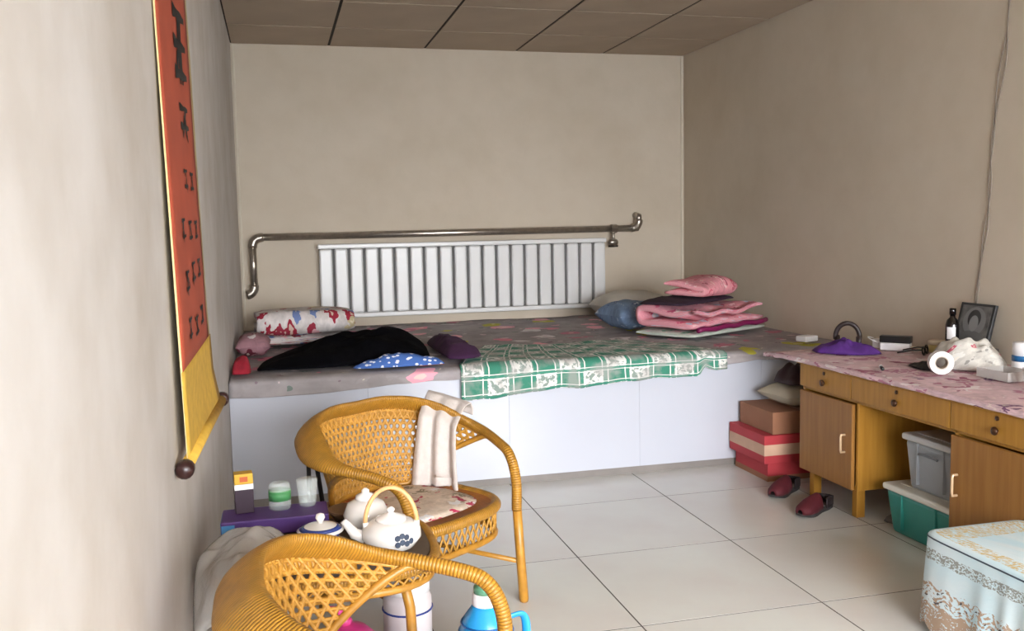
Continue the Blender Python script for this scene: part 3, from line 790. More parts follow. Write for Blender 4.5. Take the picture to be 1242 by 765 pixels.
bx('carton_top', (-0.028, -0.022, 0.092), (0.028, 0.022, 0.125), mat('yellow_card', (206, 160, 40), 0.45), ct, 0.002)
bx('emblem', (-0.012, -0.0226, 0.100), (0.012, -0.0220, 0.116), mat('orange_print', (186, 84, 30), 0.5), ct, 0)
def glass_mat():
    m, t, N, L, b = nt('clear_glass'); b.inputs['Base Color'].default_value = (0.85, 0.92, 0.9, 1)
    b.inputs['Roughness'].default_value = 0.05; b.inputs['Alpha'].default_value = 0.28; return m
M_glass = glass_mat()
gj = thing('glass_jar', 'clear glass jar with a green label beside the drink carton', 'jar', (-0.02, 2.945, TZ+0.051))
MB().lathe([(0.03, 0), (0.034, 0.004), (0.034, 0.07), (0.030, 0.082)], 20).build('glass', M_glass, gj, smooth=True)
MB().lathe([(0.0345, 0.03), (0.0345, 0.06)], 20).build('label', mat('green_label', (72, 140, 84), 0.5), gj, smooth=True)
gj = thing('drinking_glass', 'clear drinking glass on the purple box', 'glass', (0.065, 2.955, TZ+0.051))
MB().lathe([(0.024, 0), (0.026, 0.003), (0.034, 0.085)], 20).build('glass', M_glass, gj, smooth=True)
o = MB().lathe([(0.03, 0), (0.045, 0.006), (0.062, 0.026), (0.066, 0.034), (0.062, 0.035), (0.04, 0.014), (0.004, 0.010)], 24).build('brown_bowl', mat('brown_glaze', (112, 84, 62), 0.3), smooth=True)
put(o, (0.19, 2.935, TZ)); tag(o, 'small brown bowl at the tea table edge by the towel chair', 'bowl')
# clear plastic bag
def film():
    m, t, N, L, b = nt('plastic_film'); b.inputs['Base Color'].default_value = lin((212, 208, 204)); b.inputs['Roughness'].default_value = 0.18
    b.inputs['Alpha'].default_value = 0.6; bump(N, L, b, noise_tex(N, L, coords(N, L), 30, 5), 0.5, 0.01); return m
M_film = film()
def bag_h(x, y): return 0.085+0.02*nz(x*9, y*9)
bgp = heap([(-0.245, 2.38), (-0.25, 2.62), (-0.20, 2.78), (-0.08, 2.81), (0.0, 2.74), (0.01, 2.60), (-0.02, 2.49), (-0.12, 2.40)], bag_h, fold=0.45, ff=8, seed=21, nr=22, na=84)
bgp.v = [(x, y, z-0.10*max(0, min(1, (-0.13-x)/0.10))*max(0, min(1, (2.62-y)/0.2))) for x, y, z in bgp.v]
bgp.v = [(x, y, z if (x > -0.20 and y > 2.45) and z > 0.004 else (max(z, 0.006) if x > -0.20 and y > 2.45 else z)) for x, y, z in bgp.v]
tag(put(bgp.build('plastic_bag', M_film, smooth=True), (0, 0, TZ+0.002)), 'crumpled clear plastic bag on the tea table at the wall', 'plastic bag')

# under and beside the table
pk = thing('pink_bag', 'bright pink plastic bag tied at the top under the tea table', 'plastic bag', (0.145, 2.55, 0))
mb = MB(); prof = [(0.06, 0), (0.105, 0.02), (0.118, 0.10), (0.115, 0.20), (0.095, 0.27), (0.06, 0.305), (0.02, 0.32)]
mb.lathe(prof, 30); mb.v = [(x*(1+0.10*nz(x*14, y*14, z*9)), y*(1+0.10*nz(x*14, y*14, z*9+4)), z) for x, y, z in mb.v]
M_pink = mat('hot_pink_plastic', (206, 62, 130), 0.35, 0.1, 12, 0.3, 30)
mb.build('bag_body', M_pink, pk, smooth=True)
kn = MB().lathe([(0.015, 0.315), (0.021, 0.33), (0.013, 0.342)], 12)
for s in (1, -1): kn.sweep([(0, 0, 0.335), (s*0.02, 0.004, 0.365), (s*0.045, -0.004, 0.375)], [0.010, 0.009, 0.004], 6)
kn.build('knot', M_pink, pk, smooth=True)
bk = thing('plastic_canister', 'white plastic canister with a screw lid under the tea table', 'canister', (0.345, 2.735, 0))
M_mw = mat('milky_plastic', (214, 206, 208), 0.4, 0.03)
MB().lathe([(0.070, 0), (0.074, 0.01), (0.074, 0.30), (0.064, 0.325)], 26).build('canister_body', M_mw, bk, smooth=True)
MB().lathe([(0.069, 0.325), (0.069, 0.355), (0.06, 0.362)], 26).build('lid', M_white, bk, smooth=True)
MB().sweep([(0.0755*cos(a), 0.0755*sin(a), 0.27) for a in [2*pi*k/24 for k in range(24)]], 0.003, 6, closed=True).build('band', M_blue, bk, smooth=True)
th = thing('thermos', 'bright blue vacuum flask on the floor beside the armchairs', 'thermos', (0.556, 2.585, 0))
M_thb = mat('blue_plastic', (44, 150, 214), 0.25, 0.05)
MB().lathe([(0.075, 0), (0.082, 0.01), (0.082, 0.20), (0.080, 0.235), (0.066, 0.275), (0.044, 0.305), (0.038, 0.315)], 30).build('flask_body', M_thb, th, smooth=True)
for z, r in ((0.20, 0.083), (0.235, 0.081), (0.262, 0.073)):
    MB().sweep([(r*cos(a), r*sin(a), z) for a in [2*pi*k/30 for k in range(30)]], 0.0028, 6, closed=True).build('band', mat('deep_blue_plastic', (24, 92, 160), 0.3), th, smooth=True)
MB().lathe([(0.038, 0.312), (0.040, 0.318), (0.039, 0.345), (0.036, 0.35)], 24).build('collar', M_white, th, smooth=True)
MB().lathe([(0.034, 0.35), (0.034, 0.368), (0.026, 0.376)], 24).build('cap', mat('green_cap', (96, 150, 120), 0.4), th, smooth=True)
MB().sweep(spline([(0.07, 0.01, 0.26), (0.115, 0.015, 0.262), (0.128, 0.016, 0.22), (0.120, 0.015, 0.13), (0.078, 0.01, 0.10)]), [(0.007, 0.014)]*33, 8).build('handle', M_thb, th, smooth=True)

# ------------------------------------------------------------------ desk
DX, DY0, DY1, DZ = 2.60, 2.62, 4.23, 0.715
dk = thing('desk', 'yellow wooden kneehole desk with three drawers against the side wall', 'desk', (3.0, 3.4, 0))
def W(a): return (a[0]-3.0, a[1]-3.4, a[2])
def wood(name, base, dark):
    m, t, N, L, b = nt(name); tc = coords(N, L)
    mp = N.new('ShaderNodeMapping'); mp.inputs['Scale'].default_value = (30, 30, 2.2); L.new(tc, mp.inputs[0])
    n = noise_tex(N, L, mp.outputs[0], 1.2, 6)
    L.new(ramp(N, L, n, [(0.3, lin(dark)), (0.65, lin(base))]), b.inputs['Base Color']); b.inputs['Roughness'].default_value = 0.38; b.inputs['Specular IOR Level'].default_value = 0.25
    return m
M_wood = wood('yellow_varnished_wood', (174, 126, 52), (156, 109, 40))
M_wood2 = wood('brown_door_veneer', (154, 108, 54), (138, 94, 44))
XBK = XR-0.045
KN0, KN1 = 3.12, 3.755
def db(name, a, b, m=M_wood, par=dk, bev=0.003): return bx(name, W(a), W(b), m, par, bev)
db('top', (DX-0.012, DY0-0.01, DZ-0.025), (XBK, DY1+0.012, DZ))
ZC0, ZD = 0.14, 0.575
for y in (DY0, KN0-0.018, KN1, DY1-0.018): db('side_panel', (DX+0.020, y, ZC0), (XBK, y+0.018, ZD if KN0-0.1 < y < KN1+0.1 else DZ-0.025))
db('back_panel', (XBK-0.012, DY0+0.018, ZC0), (XBK, DY1-0.018, DZ-0.025), M_wood2)
for a, b in ((DY0, KN0), (KN1, DY1)): db('bottom_panel', (DX+0.02, a+0.018, ZC0), (XBK-0.012, b-0.018, ZC0+0.018))
db('drawer_rail', (DX+0.02, DY0+0.018, ZD-0.016), (XBK-0.012, DY1-0.018, ZD))
M_knob = mat('dark_brass_lock', (70, 44, 26), 0.35, metal=0.4)
dy = [(DY0+0.002, 3.123), (3.127, 3.787), (3.791, DY1-0.002)]
for a, b in dy:
    d = thing_d = MB().box((0, -(b-a)/2, 0), (0.020, (b-a)/2, DZ-0.027-ZD)).build('drawer', M_wood, dk, bevel=0.004)
    d.location = W((DX, (a+b)/2, ZD+0.001))
    hz = (DZ-0.027-ZD)/2
    MB().lathe([(0.007, 0), (0.008, -0.006), (0.016, -0.010), (0.016, -0.017), (0.010, -0.021)], 14, (0, 0, hz-0.012), 'x').build('knob', M_knob, d, smooth=True)
    MB().lathe([(0.009, 0.001), (0.009, -0.004)], 12, (0, 0.0, hz+0.035), 'x').build('lock', M_knob, d, smooth=True)
M_brass = mat('pale_brass', (216, 186, 150), 0.3, metal=0.3)
for a, b, hy in ((DY0+0.003, KN0-0.002, KN0-0.045), (KN1+0.022, DY1-0.003, KN1+0.075)):
    d = MB().box((0, -(b-a)/2, 0), (0.020, (b-a)/2, ZD-0.02-ZC0)).build('door', M_wood2, dk, bevel=0.004)
    d.location = W((DX, (a+b)/2, ZC0)); q = hy-(a+b)/2; zz = (ZD-ZC0)*0.5
    MB().sweep([(0, q, zz-0.042), (-0.022, q, zz-0.042), (-0.024, q, zz-0.03), (-0.024, q, zz+0.03), (-0.022, q, zz+0.042), (0, q, zz+0.042)], 0.0055, 8).build('handle', M_brass, d, smooth=True)
for y in (2.68, KN0-0.06, KN1+0.05, DY1-0.06):
    for x in (DX+0.04, XBK-0.07): db('leg', (x, y-0.02, 0), (x+0.045, y+0.02, ZC0))
# tablecloth
M_tc = floral('pink_tablecloth_print', (212, 182, 188), [(156, 92, 116), (228, 212, 214), (212, 182, 188), (176, 116, 138), (232, 220, 222), (122, 84, 116)], 8.0, 0.38, 0.26)
def tcl(u, v):
    y = lerp(DY0-0.03, 4.56, u)
    if v < 0.10: x, z = DX-0.024, lerp(DZ-0.016, DZ+0.003, v/0.10)
    elif v < 0.16: x, z = DX-0.018, DZ+0.006
    else: x, z = lerp(DX-0.012, XR-0.012, (v-0.16)/0.84), DZ+0.006+0.003*max(0, nz(v*8, y*6))
    if y > DY1+0.02: z -= 0.16*(y-DY1-0.02)**2+0.004*nz(y*20, v*5)
    if v < 0.10: z += 0.004*nz(y*9, 1)
    return (x, y, z)
o = MB().grid(tcl, 80, 40, lambda u, v: (u*1.95, v*0.8)).build('tablecloth', M_tc, smooth=True, solid=0.002)
tag(o, 'pink and mauve patterned plastic cloth spread over the desk top', 'tablecloth')
TZ2 = DZ+0.012

# ------------------------------------------------------------------ things on the desk
o = heap([(2.74, 4.30), (2.78, 4.40), (2.90, 4.38), (3.02, 4.24), (3.02, 4.14), (2.92, 4.13), (2.82, 4.18)], lambda x, y: 0.055, fold=0.6, ff=14, seed=31).build('purple_cloth', mat('violet_cloth', (78, 34, 116), 0.85, 0.2, 20), smooth=True)
put(o, (0, 0, TZ2)); tag(o, 'crumpled violet cloth on the desk end by the bed', 'cloth')
hp = thing('headphones', 'dark headphones standing upright behind the violet cloth', 'headphones', (3.02, 4.44, TZ2), radians(-35))
MB().sweep([(0.062*cos(a), 0, 0.055+0.075*sin(a)) for a in [radians(-10+200*k/20) for k in range(21)]], [(0.012, 0.014)]*21, 8).build('headband', mat('dark_brown_plastic', (44, 32, 32), 0.4), hp, smooth=True)
for s in (1, -1): MB().lathe([(0.024, -0.012), (0.032, 0), (0.032, 0.014), (0.02, 0.018)], 18, (s*0.055, 0, 0.033), 'x').build('ear_cup', MATS['dark_brown_plastic'], hp, smooth=True)
o = thing('phone_charger', 'white charger plug beside the headphones on the desk', 'charger', (3.155, 4.36, TZ2), 0.3)
bx('charger_body', (-0.022, -0.022, 0), (0.022, 0.022, 0.048), M_white, o, 0.006)
MB().sweep(spline([(0, -0.022, 0.02), (-0.04, -0.04, 0.03), (-0.08, -0.02, 0.05), (-0.06, 0.02, 0.06), (0, 0.03, 0.05)]), 0.0025, 6).build('cord', M_white, o, smooth=True)
o = thing('power_strip', 'white power strip with its cord lying on the desk by the wall', 'power strip', (3.17, 4.23, TZ2), radians(-48))
bx('strip_body', (-0.075, -0.03, 0), (0.075, 0.03, 0.040), M_white, o, 0.005)
MB().sweep(spline([(0.075, 0, 0.02), (0.10, 0.0, 0.018), (0.13, 0.012, 0.010), (0.16, 0.02, 0.012)]), 0.005, 8).build('cord', mat('cream_cord', (222, 212, 190), 0.5), o, smooth=True)
o = bx('black_box', (-0.078, -0.028, 0), (0.078, 0.028, 0.036), mat('black_plastic', (20, 20, 22), 0.35), None, 0.004)
put(o, (3.17, 4.23, TZ2+0.041), radians(-48)); tag(o, 'slim black box resting on the white power strip', 'box')
o = thing('cream_jar', 'small yellow cream jar on the desk near the photograph', 'jar', (3.31, 4.08, TZ2))
MB().lathe([(0.040, 0), (0.044, 0.004), (0.046, 0.042)], 20).build('jar_body', mat('yellow_cream', (212, 196, 130), 0.4), o, smooth=True)
MB().lathe([(0.048, 0.042), (0.048, 0.060), (0.042, 0.063)], 20).build('lid', mat('cream_lid', (226, 214, 190), 0.4), o, smooth=True)
gl = thing('sunglasses', 'black-rimmed glasses lying on the desk by the cream jar', 'glasses', (3.185, 4.02, TZ2), radians(40))
M_bp = MATS['black_plastic']
for s in (1, -1):
    MB().sweep([(s*0.034+0.026*cos(a), 0.003*sin(a), 0.026+0.020*sin(a)) for a in [2*pi*k/20 for k in range(20)]], 0.0045, 6, closed=True).build('lens_rim', M_bp, gl, smooth=True)
    MB().sweep([(s*0.060, 0, 0.032), (s*0.063, 0.05, 0.03), (s*0.058, 0.12, 0.012)], 0.004, 6).build('temple', M_bp, gl, smooth=True)
MB().sweep([(-0.010, 0, 0.032), (0, 0, 0.037), (0.010, 0, 0.032)], 0.004, 6).build('bridge', M_bp, gl, smooth=True)
o = thing('tape_roll', 'white roll of tape standing on its edge at the desk front', 'tape roll', (2.855, 3.50, TZ2+0.0525), radians(-24)); o.scale = (0.84,)*3
mb = MB(); n = 32
for ro, ri, nm, m_ in ((0.061, 0.036, 'tape', M_white), (0.036, 0.030, 'core', mat('cardboard_core', (176, 164, 150), 0.8))):
    q = MB(); vs = []
    for r, y in ((ro, -0.025), (ro, 0.025), (ri, 0.025), (ri, -0.025)): vs += [(r*cos(2*pi*k/n), y, r*sin(2*pi*k/n)) for k in range(n)]
    q.add(vs, [(j*n+k, j*n+(k+1) % n, ((j+1) % 4)*n+(k+1) % n, ((j+1) % 4)*n+k) for j in range(4) for k in range(n)]); q.build(nm, m_, o, smooth=False)
bt = thing('sauce_bottle', 'black bottle with a white label in front of the photograph', 'bottle', (3.245, 3.90, TZ2))
M_bg = mat('black_bottle_glass', (16, 14, 16), 0.15, coat=0.5)
MB().lathe([(0.028, 0), (0.032, 0.005), (0.032, 0.165), (0.026, 0.188), (0.013, 0.202), (0.012, 0.215)], 20).build('bottle_body', M_bg, bt, smooth=True)
MB().lathe([(0.0155, 0.215), (0.0155, 0.245), (0.012, 0.248)], 16).build('cap', M_bg, bt, smooth=True)
q = MB(); q.grid(lambda u, v: (0.0326*cos(lerp(3.2, 4.5, u)), 0.0326*sin(lerp(3.2, 4.5, u)), lerp(0.095, 0.155, v)), 8, 2); q.build('label', M_white, bt, smooth=True)
bs = thing('book_stack', 'short stack of dark books under the framed photograph', 'books', (3.285, 3.80, TZ2), 0)
for k, c in enumerate(((60, 46, 44), (84, 76, 72))):
    bx('book', (-0.055, -0.10+0.006*k, 0.032*k), (0.065, 0.09, 0.032*(k+1)-0.001), mat('book_cover_%d' % k, c, 0.6), bs, 0.002)
pf = thing('framed_photo', 'dark framed black and white portrait photograph leaning on the side wall', 'picture', (3.270, 3.815, TZ2+0.065), radians(0))
pf.rotation_euler = (0, radians(14), 0)
bx('frame', (0, -0.115, 0), (0.016, 0.115, 0.215), mat('dark_slate_frame', (44, 46, 48), 0.4), pf, 0.002)
def photo_mat():
    m, t, N, L, b = nt('grey_photo_print'); tc = coords(N, L)
    n = noise_tex(N, L, tc, 22, 4)
    L.new(ramp(N, L, n, [(0.3, lin((70, 70, 70))), (0.7, lin((120, 118, 116)))]), b.inputs['Base Color']); b.inputs['Roughness'].default_value = 0.3; return m
bx('print', (-0.001, -0.098, 0.012), (0.0, 0.098, 0.203), photo_mat(), pf, 0)
def oval(name, cy, cz, ry, rz, col, d):
    q = MB(); q.add([(-0.0012-d, cy+ry*cos(2*pi*k/28), cz+rz*sin(2*pi*k/28)) for k in range(28)], [tuple(range(28))])
    q.build(name, mat('photo_grey_%d' % col, (col, col, col), 0.4), pf)
oval('halo_tone', 0.0, 0.125, 0.075, 0.072, 128, 0.0004)
oval('shoulder_tone', 0.0, 0.045, 0.078, 0.034, 104, 0.0008)
oval('hair_tone', 0.002, 0.138, 0.043, 0.045, 62, 0.0012)
oval('face_tone', 0.0, 0.115, 0.030, 0.040, 140, 0.0016)
o = heap([(2.97, 3.62), (3.01, 3.78), (3.12, 3.77), (3.20, 3.66), (3.24, 3.54), (3.18, 3.47), (3.06, 3.50)], lambda x, y: 0.125, fold=0.55, ff=9, seed=41, p=2.4).build('printed_bag', floral('printed_plastic', (206, 202, 194), [(190, 90, 110), (206, 202, 194), (150, 146, 140), (206, 202, 194), (224, 222, 216)], 16, 0.3, 0.1), smooth=True)
put(o, (0, 0, TZ2)); tag(o, 'crumpled pale plastic bag with red print on the desk', 'plastic bag')
o = heap([(2.86, 3.62), (2.88, 3.74), (2.92, 3.78), (2.945, 3.68), (2.945, 3.60), (2.90, 3.58)], lambda x, y: 0.028, fold=0.5, ff=16, seed=44).build('black_pouch', mat('black_nylon', (24, 22, 24), 0.6, 0.2), smooth=True)
put(o, (0, 0, TZ2)); tag(o, 'flat black pouch lying beside the tape roll', 'pouch')
o = thing('clear_tray', 'shallow clear plastic tray on the desk beside the printed bag', 'tray', (3.03, 3.31, TZ2))
q = MB().box((-0.07, -0.09, 0), (0.07, 0.09, 0.004)).box((-0.07, -0.09, 0.004), (-0.066, 0.09, 0.04)).box((0.066, -0.09, 0.004), (0.07, 0.09, 0.04)).box((-0.066, -0.09, 0.004), (0.066, -0.086, 0.04)).box((-0.066, 0.086, 0.004), (0.066, 0.09, 0.04))
q.build('tray_body', M_film, o)
bx('paper_slip', (-0.05, -0.06, 0.005), (0.05, 0.06, 0.012), mat('pale_paper', (210, 196, 196), 0.8), o, 0)
o = thing('medicine_jar', 'white jar with a blue band and lid on the desk', 'jar', (3.20, 3.395, TZ2))
MB().lathe([(0.044, 0), (0.047, 0.004), (0.047, 0.055)], 22).build('jar_body', M_white, o, smooth=True)
MB().lathe([(0.0475, 0.055), (0.0475, 0.080)], 22).build('blue_band', mat('teal_blue_band', (30, 96, 150), 0.4), o, smooth=True)
MB().lathe([(0.045, 0.080), (0.045, 0.135), (0.040, 0.140)], 22).build('lid', M_white, o, smooth=True)
o = thing('white_cup', 'plain white cup at the near end of the desk', 'cup', (2.985, 3.115, TZ2))
MB().lathe([(0.026, 0), (0.030, 0.004), (0.038, 0.075), (0.035, 0.075), (0.027, 0.008), (0.002, 0.006)], 22).build('cup_body', M_white, o, smooth=True)
MB().sweep(spline([(0, -0.034, 0.06), (0, -0.058, 0.055), (0, -0.056, 0.025), (0, -0.030, 0.02)]), 0.004, 6).build('handle', M_white, o, smooth=True)
o = thing('marker_pen', 'short black marker pen with a white cap at the desk front edge', 'pen', (2.70, 3.70, TZ2+0.008), radians(60))
MB().lathe([(0.006, -0.04), (0.008, -0.038), (0.008, 0.02)], 12, axis='x').build('barrel', M_bp, o, smooth=True)
MB().lathe([(0.0085, 0.02), (0.0085, 0.045), (0.005, 0.048)], 12, axis='x').build('cap', M_white, o, smooth=True)

# ------------------------------------------------------------------ boxes between bed and desk
M_card = mat('brown_cardboard', (150, 104, 78), 0.85, 0.08, 6)
M_redc = mat('red_card', (172, 50, 58), 0.7, 0.08, 6)
M_strp = mat('pale_card_strip', (196, 160, 136), 0.8)
def carton(name, label, a, b, m, bands, lid=True):
    c = ((a[0]+b[0])/2, (a[1]+b[1])/2, a[2]); o = thing(name, label, 'box', c)
    q = lambda p: (p[0]-c[0], p[1]-c[1], p[2]-c[2])
    bx('carton_body', q(a), q(b), m, o, 0.003)
    for z0, z1, mm in bands: bx('band', q((a[0]-0.0008, a[1]-0.0008, a[2]+z0)), q((b[0]+0.0008, b[1]+0.0008, a[2]+z1)), mm, o, 0)
    bx('tape', q(((a[0]+b[0])/2-0.02, a[1]+0.001, b[2])), q(((a[0]+b[0])/2+0.02, b[1]-0.001, b[2]+0.0006)), M_strp, o, 0)
carton('carton', 'worn red carton at the bottom of the stack by the bed', (2.56, 4.475, 0), (2.99, 4.84, 0.105), M_redc, [(0.0, 0.03, M_card)])
carton('carton', 'red carton with a pale band in the middle of the stack', (2.525, 4.45, 0.106), (3.02, 4.85, 0.262), M_redc, [(0.045, 0.105, M_strp)])
carton('carton', 'brown cardboard carton on top of the red cartons', (2.58, 4.46, 0.263), (2.98, 4.83, 0.385), M_card, [])
o = pillow(0.42, 0.30, 0.13, 5).build('rolled_cushion', mat('beige_canvas', (186, 176, 156), 0.9, 0.06), smooth=True)
put(o, (2.86, 4.62, 0.390), 0.1); tag(o, 'beige cushion lying on the brown carton', 'cushion')
o = heap([(2.70, 4.48), (2.70, 4.66), (2.84, 4.72), (2.98, 4.68), (2.98, 4.50), (2.84, 4.45)], lambda x, y: 0.10, fold=0.5, ff=10, seed=51).build('dark_bag', mat('dark_maroon_bag', (46, 22, 28), 0.6, 0.2), smooth=True)
put(o, (0, 0, 0.524)); tag(o, 'dark maroon bag on top of the beige cushion', 'bag')

# ------------------------------------------------------------------ slippers
def slipper(label, loc, rz, L_=0.28):
    t = thing('slipper', label, 'shoe', loc, rz, 'dark red slippers')
    def hw(s): return interp(s, [(0, 0.012), (0.04, 0.026), (0.2, 0.034), (0.45, 0.033), (0.7, 0.046), (0.88, 0.042), (0.97, 0.024), (1, 0.010)])
    n = 24; sole = MB(); vs = []
    for z in (0, 0.022):
        for sd in (1, -1):
            for i in range(n+1):
                s = i/n if sd > 0 else 1-i/n
                vs.append(((s-0.5)*L_, sd*hw(s), z+(0.012*max(0, s-0.8)/0.2 if z == 0 else 0.008*max(0, 0.3-s))))
    m_ = 2*(n+1)
    sole.add(vs, [tuple(range(m_))[::-1], tuple(range(m_, 2*m_))]+[(i, (i+1) % m_, m_+(i+1) % m_, m_+i) for i in range(m_)])
    sole.build('sole', mat('grey_rubber_sole', (52, 48, 48), 0.8), t)
    def up(u, v):
        s = lerp(0.42, 0.99, u); a = pi*v
        h_ = interp(s, [(0.42, 0.075), (0.6, 0.070), (0.8, 0.052), (0.95, 0.034), (1, 0.022)])
        return ((s-0.5)*L_, hw(s)*1.05*cos(a), 0.018+h_*sin(a)**0.8 if sin(a) > 0 else 0.018)
    MB().grid(up, 14, 14).build('vamp', mat('dark_red_suede', (80, 12, 26), 0.75, 0.15), t, smooth=True, solid=0.004)
    def hl(u, v):
        a = lerp(radians(62), radians(298), u); s = 0.24+0.26*cos(a)*-1*-1
        s = 0.24+0.22*cos(a); 
        y = hw(max(0.02, min(0.45, s)))*1.05*(1 if sin(a) > 0 else -1)*min(1, abs(sin(a))*1.6)
        return ((s-0.5)*L_, y, 0.018+v*lerp(0.055, 0.042, abs(cos(a))))
    MB().grid(hl, 24, 4).build('heel_counter', mat('black_lining', (34, 22, 26), 0.8), t, smooth=True, solid=0.004)
    bx('insole', (-0.10, -0.026, 0.0225), (0.02, 0.026, 0.025), mat('grey_insole', (120, 108, 108), 0.9), t, 0.001)
slipper('dark red slipper standing beside the red cartons', (2.535, 4.26, 0), radians(214))
slipper('dark red slipper on the floor by the desk leg', (2.505, 3.93, 0), radians(208))

# ------------------------------------------------------------------ storage boxes in the kneehole
def tub(name, label, a, b, m, ml, lidh=0.03, over=0.012, parts=True):
    c = ((a[0]+b[0])/2, (a[1]+b[1])/2, a[2]); hx, hy, hh = (b[0]-a[0])/2, (b[1]-a[1])/2, b[2]-a[2]
    o = thing(name, label, 'storage box', c)
    k = 0.90; q = MB(); q.add([(-hx*k, -hy*k, 0), (hx*k, -hy*k, 0), (hx*k, hy*k, 0), (-hx*k, hy*k, 0), (-hx, -hy, hh-lidh), (hx, -hy, hh-lidh), (hx, hy, hh-lidh), (-hx, hy, hh-lidh)],
        [(0, 3, 2, 1), (4, 5, 6, 7), (0, 1, 5, 4), (1, 2, 6, 5), (2, 3, 7, 6), (3, 0, 4, 7)]); q.build('tub', m, o, bevel=0.015)
    bx('lid', (-hx-over, -hy-over, hh-lidh), (hx+over, hy+over, hh), ml, o, 0.010)
    bx('lid_panel', (-hx*0.8, -hy*0.8, hh), (hx*0.8, hy*0.8, hh+0.003), ml, o, 0.002)
    for s in (1, -1): bx('rib', (-hx-0.004, s*hy*0.5-0.004, 0.03), (-hx*0.93, s*hy*0.5+0.004, hh-lidh), m, o, 0.002)
    return o, hx, hy, hh
tub('storage_box', 'teal plastic storage box with a white lid under the desk', (2.66, 3.16, 0), (3.12, 3.60, 0.225), mat('teal_plastic', (52, 138, 128), 0.4, 0.06), mat('white_plastic_lid', (212, 210, 200), 0.4, 0.03))
o, hx, hy, hh = tub('storage_box', 'translucent grey storage bin standing on the teal box', (2.68, 3.17, 0.229), (3.06, 3.50, 0.475), mat('translucent_grey', (150, 154, 158), 0.3, 0.05), mat('grey_lid', (186, 186, 186), 0.35, 0.03))
MB().sweep([(-hx-0.010, -0.06, hh-0.075), (-hx-0.014, -0.05, hh-0.07), (-hx-0.014, 0.05, hh-0.07), (-hx-0.010, 0.06, hh-0.075)], 0.006, 8).build('handle', mat('grey_handle', (110, 114, 120), 0.4), o, smooth=True)
o = heap([(2.75, 3.64), (2.74, 3.72), (2.86, 3.735), (3.0, 3.73), (3.0, 3.64), (2.86, 3.625)], lambda x, y: 0.06, fold=0.4, ff=9, seed=61).build('grey_rag', mat('grey_rag', (110, 104, 102), 0.9), smooth=True)
tag(o, 'grey rag on the floor behind the teal storage box', 'rag')

# ------------------------------------------------------------------ cloth-covered bench
def lace_mat():
    m, t, N, L, b = nt('blue_lace_cloth'); tc = coords(N, L, 'UV')
    sp = N.new('ShaderNodeSeparateXYZ'); L.new(tc, sp.inputs[0]); V = sp.outputs[1]
    base = ramp(N, L, noise_tex(N, L, tc, 5), [(0.35, lin((184, 212, 222))), (0.65, lin((206, 218, 222)))])
    def band(lo, hi): return math_(N, L, 'MULTIPLY', math_(N, L, 'GREATER_THAN', V, lo), math_(N, L, 'LESS_THAN', V, hi))
    def lace(scale, th, sz=0.35):
        n1 = noise_tex(N, L, tc, scale*5, 2)
        vo = N.new('ShaderNodeTexVoronoi'); vo.inputs['Scale'].default_value = scale*1.6; L.new(tc, vo.inputs['Vector'])
        w1 = math_(N, L, 'SINE', math_(N, L, 'MULTIPLY', vo.outputs['Distance'], 11.0))
        return math_(N, L, 'GREATER_THAN', math_(N, L, 'ADD', math_(N, L, 'MULTIPLY', w1, 0.45), math_(N, L, 'MULTIPLY', math_(N, L, 'SUBTRACT', n1, 0.5), 4.0)), th)
    beige = lin((168, 144, 124)); gold = lin((196, 176, 130)); dk_ = lin((84, 78, 78))
    col = base
    col = mix(N, L, math_(N, L, 'MULTIPLY', band(-0.01, 0.085), lace(30, -0.5)), col, beige)
    col = mix(N, L, math_(N, L, 'MULTIPLY', band(0.085, 0.16), lace(22, 0.15)), col, beige)
    col = mix(N, L, math_(N, L, 'MULTIPLY', band(0.10, 0.15), lace(12, 0.75)), col, dk_)
    col = mix(N, L, math_(N, L, 'MULTIPLY', band(0.245, 0.285), lace(40, -0.1)), col, lin((140, 142, 138)))
    col = mix(N, L, math_(N, L, 'MULTIPLY', band(0.40, 0.45), lace(26, 0.0)), col, gold)
    L.new(col, b.inputs['Base Color']); b.inputs['Roughness'].default_value = 0.9
    bump(N, L, b, noise_tex(N, L, tc, 60), 0.2, 0.004); return m
BX0, BY1, BZ1 = 2.145, 2.68, 0.345
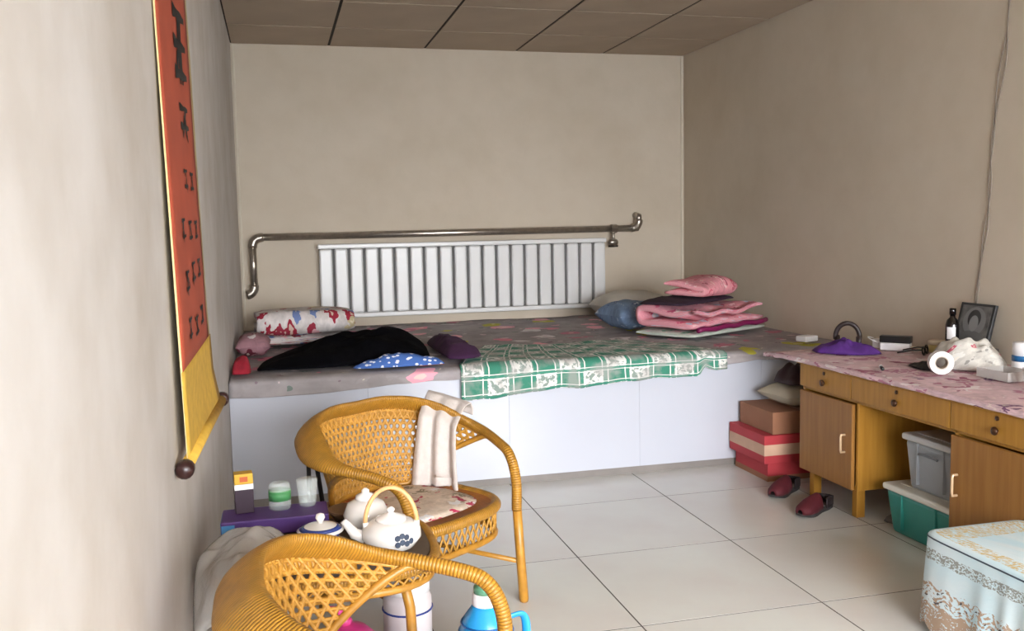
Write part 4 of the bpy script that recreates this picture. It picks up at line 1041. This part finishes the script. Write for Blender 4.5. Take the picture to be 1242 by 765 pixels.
bn = thing('covered_bench', 'low bench covered with a pale blue cloth edged in brown lace', 'bench', (2.45, 2.3, 0))
def Bn(a): return (a[0]-2.45, a[1]-2.3, a[2])
bx('bench_body', Bn((BX0+0.02, 1.72, 0.10)), Bn((2.545, BY1-0.02, BZ1-0.012)), M_wood2, bn, 0.01)
for x in (BX0+0.05, 2.50):
    for y in (1.76, BY1-0.06): bx('leg', Bn((x-0.02, y-0.02, 0)), Bn((x+0.02, y+0.02, 0.10)), M_wood2, bn)
# cloth: rounded-rectangle skirt lofted from the hem to the top centre
def rr(u, ex, cyr=0.05):
    """outline of the bench top, perimeter parameter u"""
    cx_, cy_ = 2.345, 2.20; hx_, hy_ = 0.20+ex, 0.48+ex
    a = 2*pi*u; n = 14; ca, sa = cos(a), sin(a); r = (abs(ca)**n+abs(sa)**n)**(-1/n)
    return cx_+hx_*r*ca, cy_+hy_*r*sa
def cl_(u, v):
    if v < 0.62:
        t_ = v/0.62; f = 0.5+0.5*sin(u*2*pi*26+2*sin(u*40))
        ex = 0.012+0.016*(1-t_)*f+0.010*(1-t_)
        x, y = rr(u, ex); z = lerp(0.03+0.012*sin(u*2*pi*60), BZ1-0.018, t_)
    elif v < 0.72:
        t_ = (v-0.62)/0.10; x, y = rr(u, 0.012*cos(t_*pi/2)); z = BZ1-0.018+0.018*sin(t_*pi/2)+0.006*0
    else:
        t_ = (v-0.72)/0.28; x, y = rr(u, 0); x, y = lerp(x, 2.355, t_), lerp(y, 2.20, t_); z = BZ1+0.012*sin(t_*pi/2)+0.006*nz(x*7, y*7)*t_
    return (x-2.45, y-2.3, z)
MB().grid(cl_, 260, 40, lambda u, v: (u*2.7, v/0.62*0.32 if v < 0.62 else 0.32+(v-0.62)*0.75)).build('cloth_cover', lace_mat(), bn, smooth=True)
MB().sweep([Vector(cl_(k/130, 0.625))+Vector((0, 0, 0.002)) for k in range(130)], 0.003, 5, closed=True).build('piping', mat('navy_piping', (58, 70, 84), 0.8), bn, smooth=True)
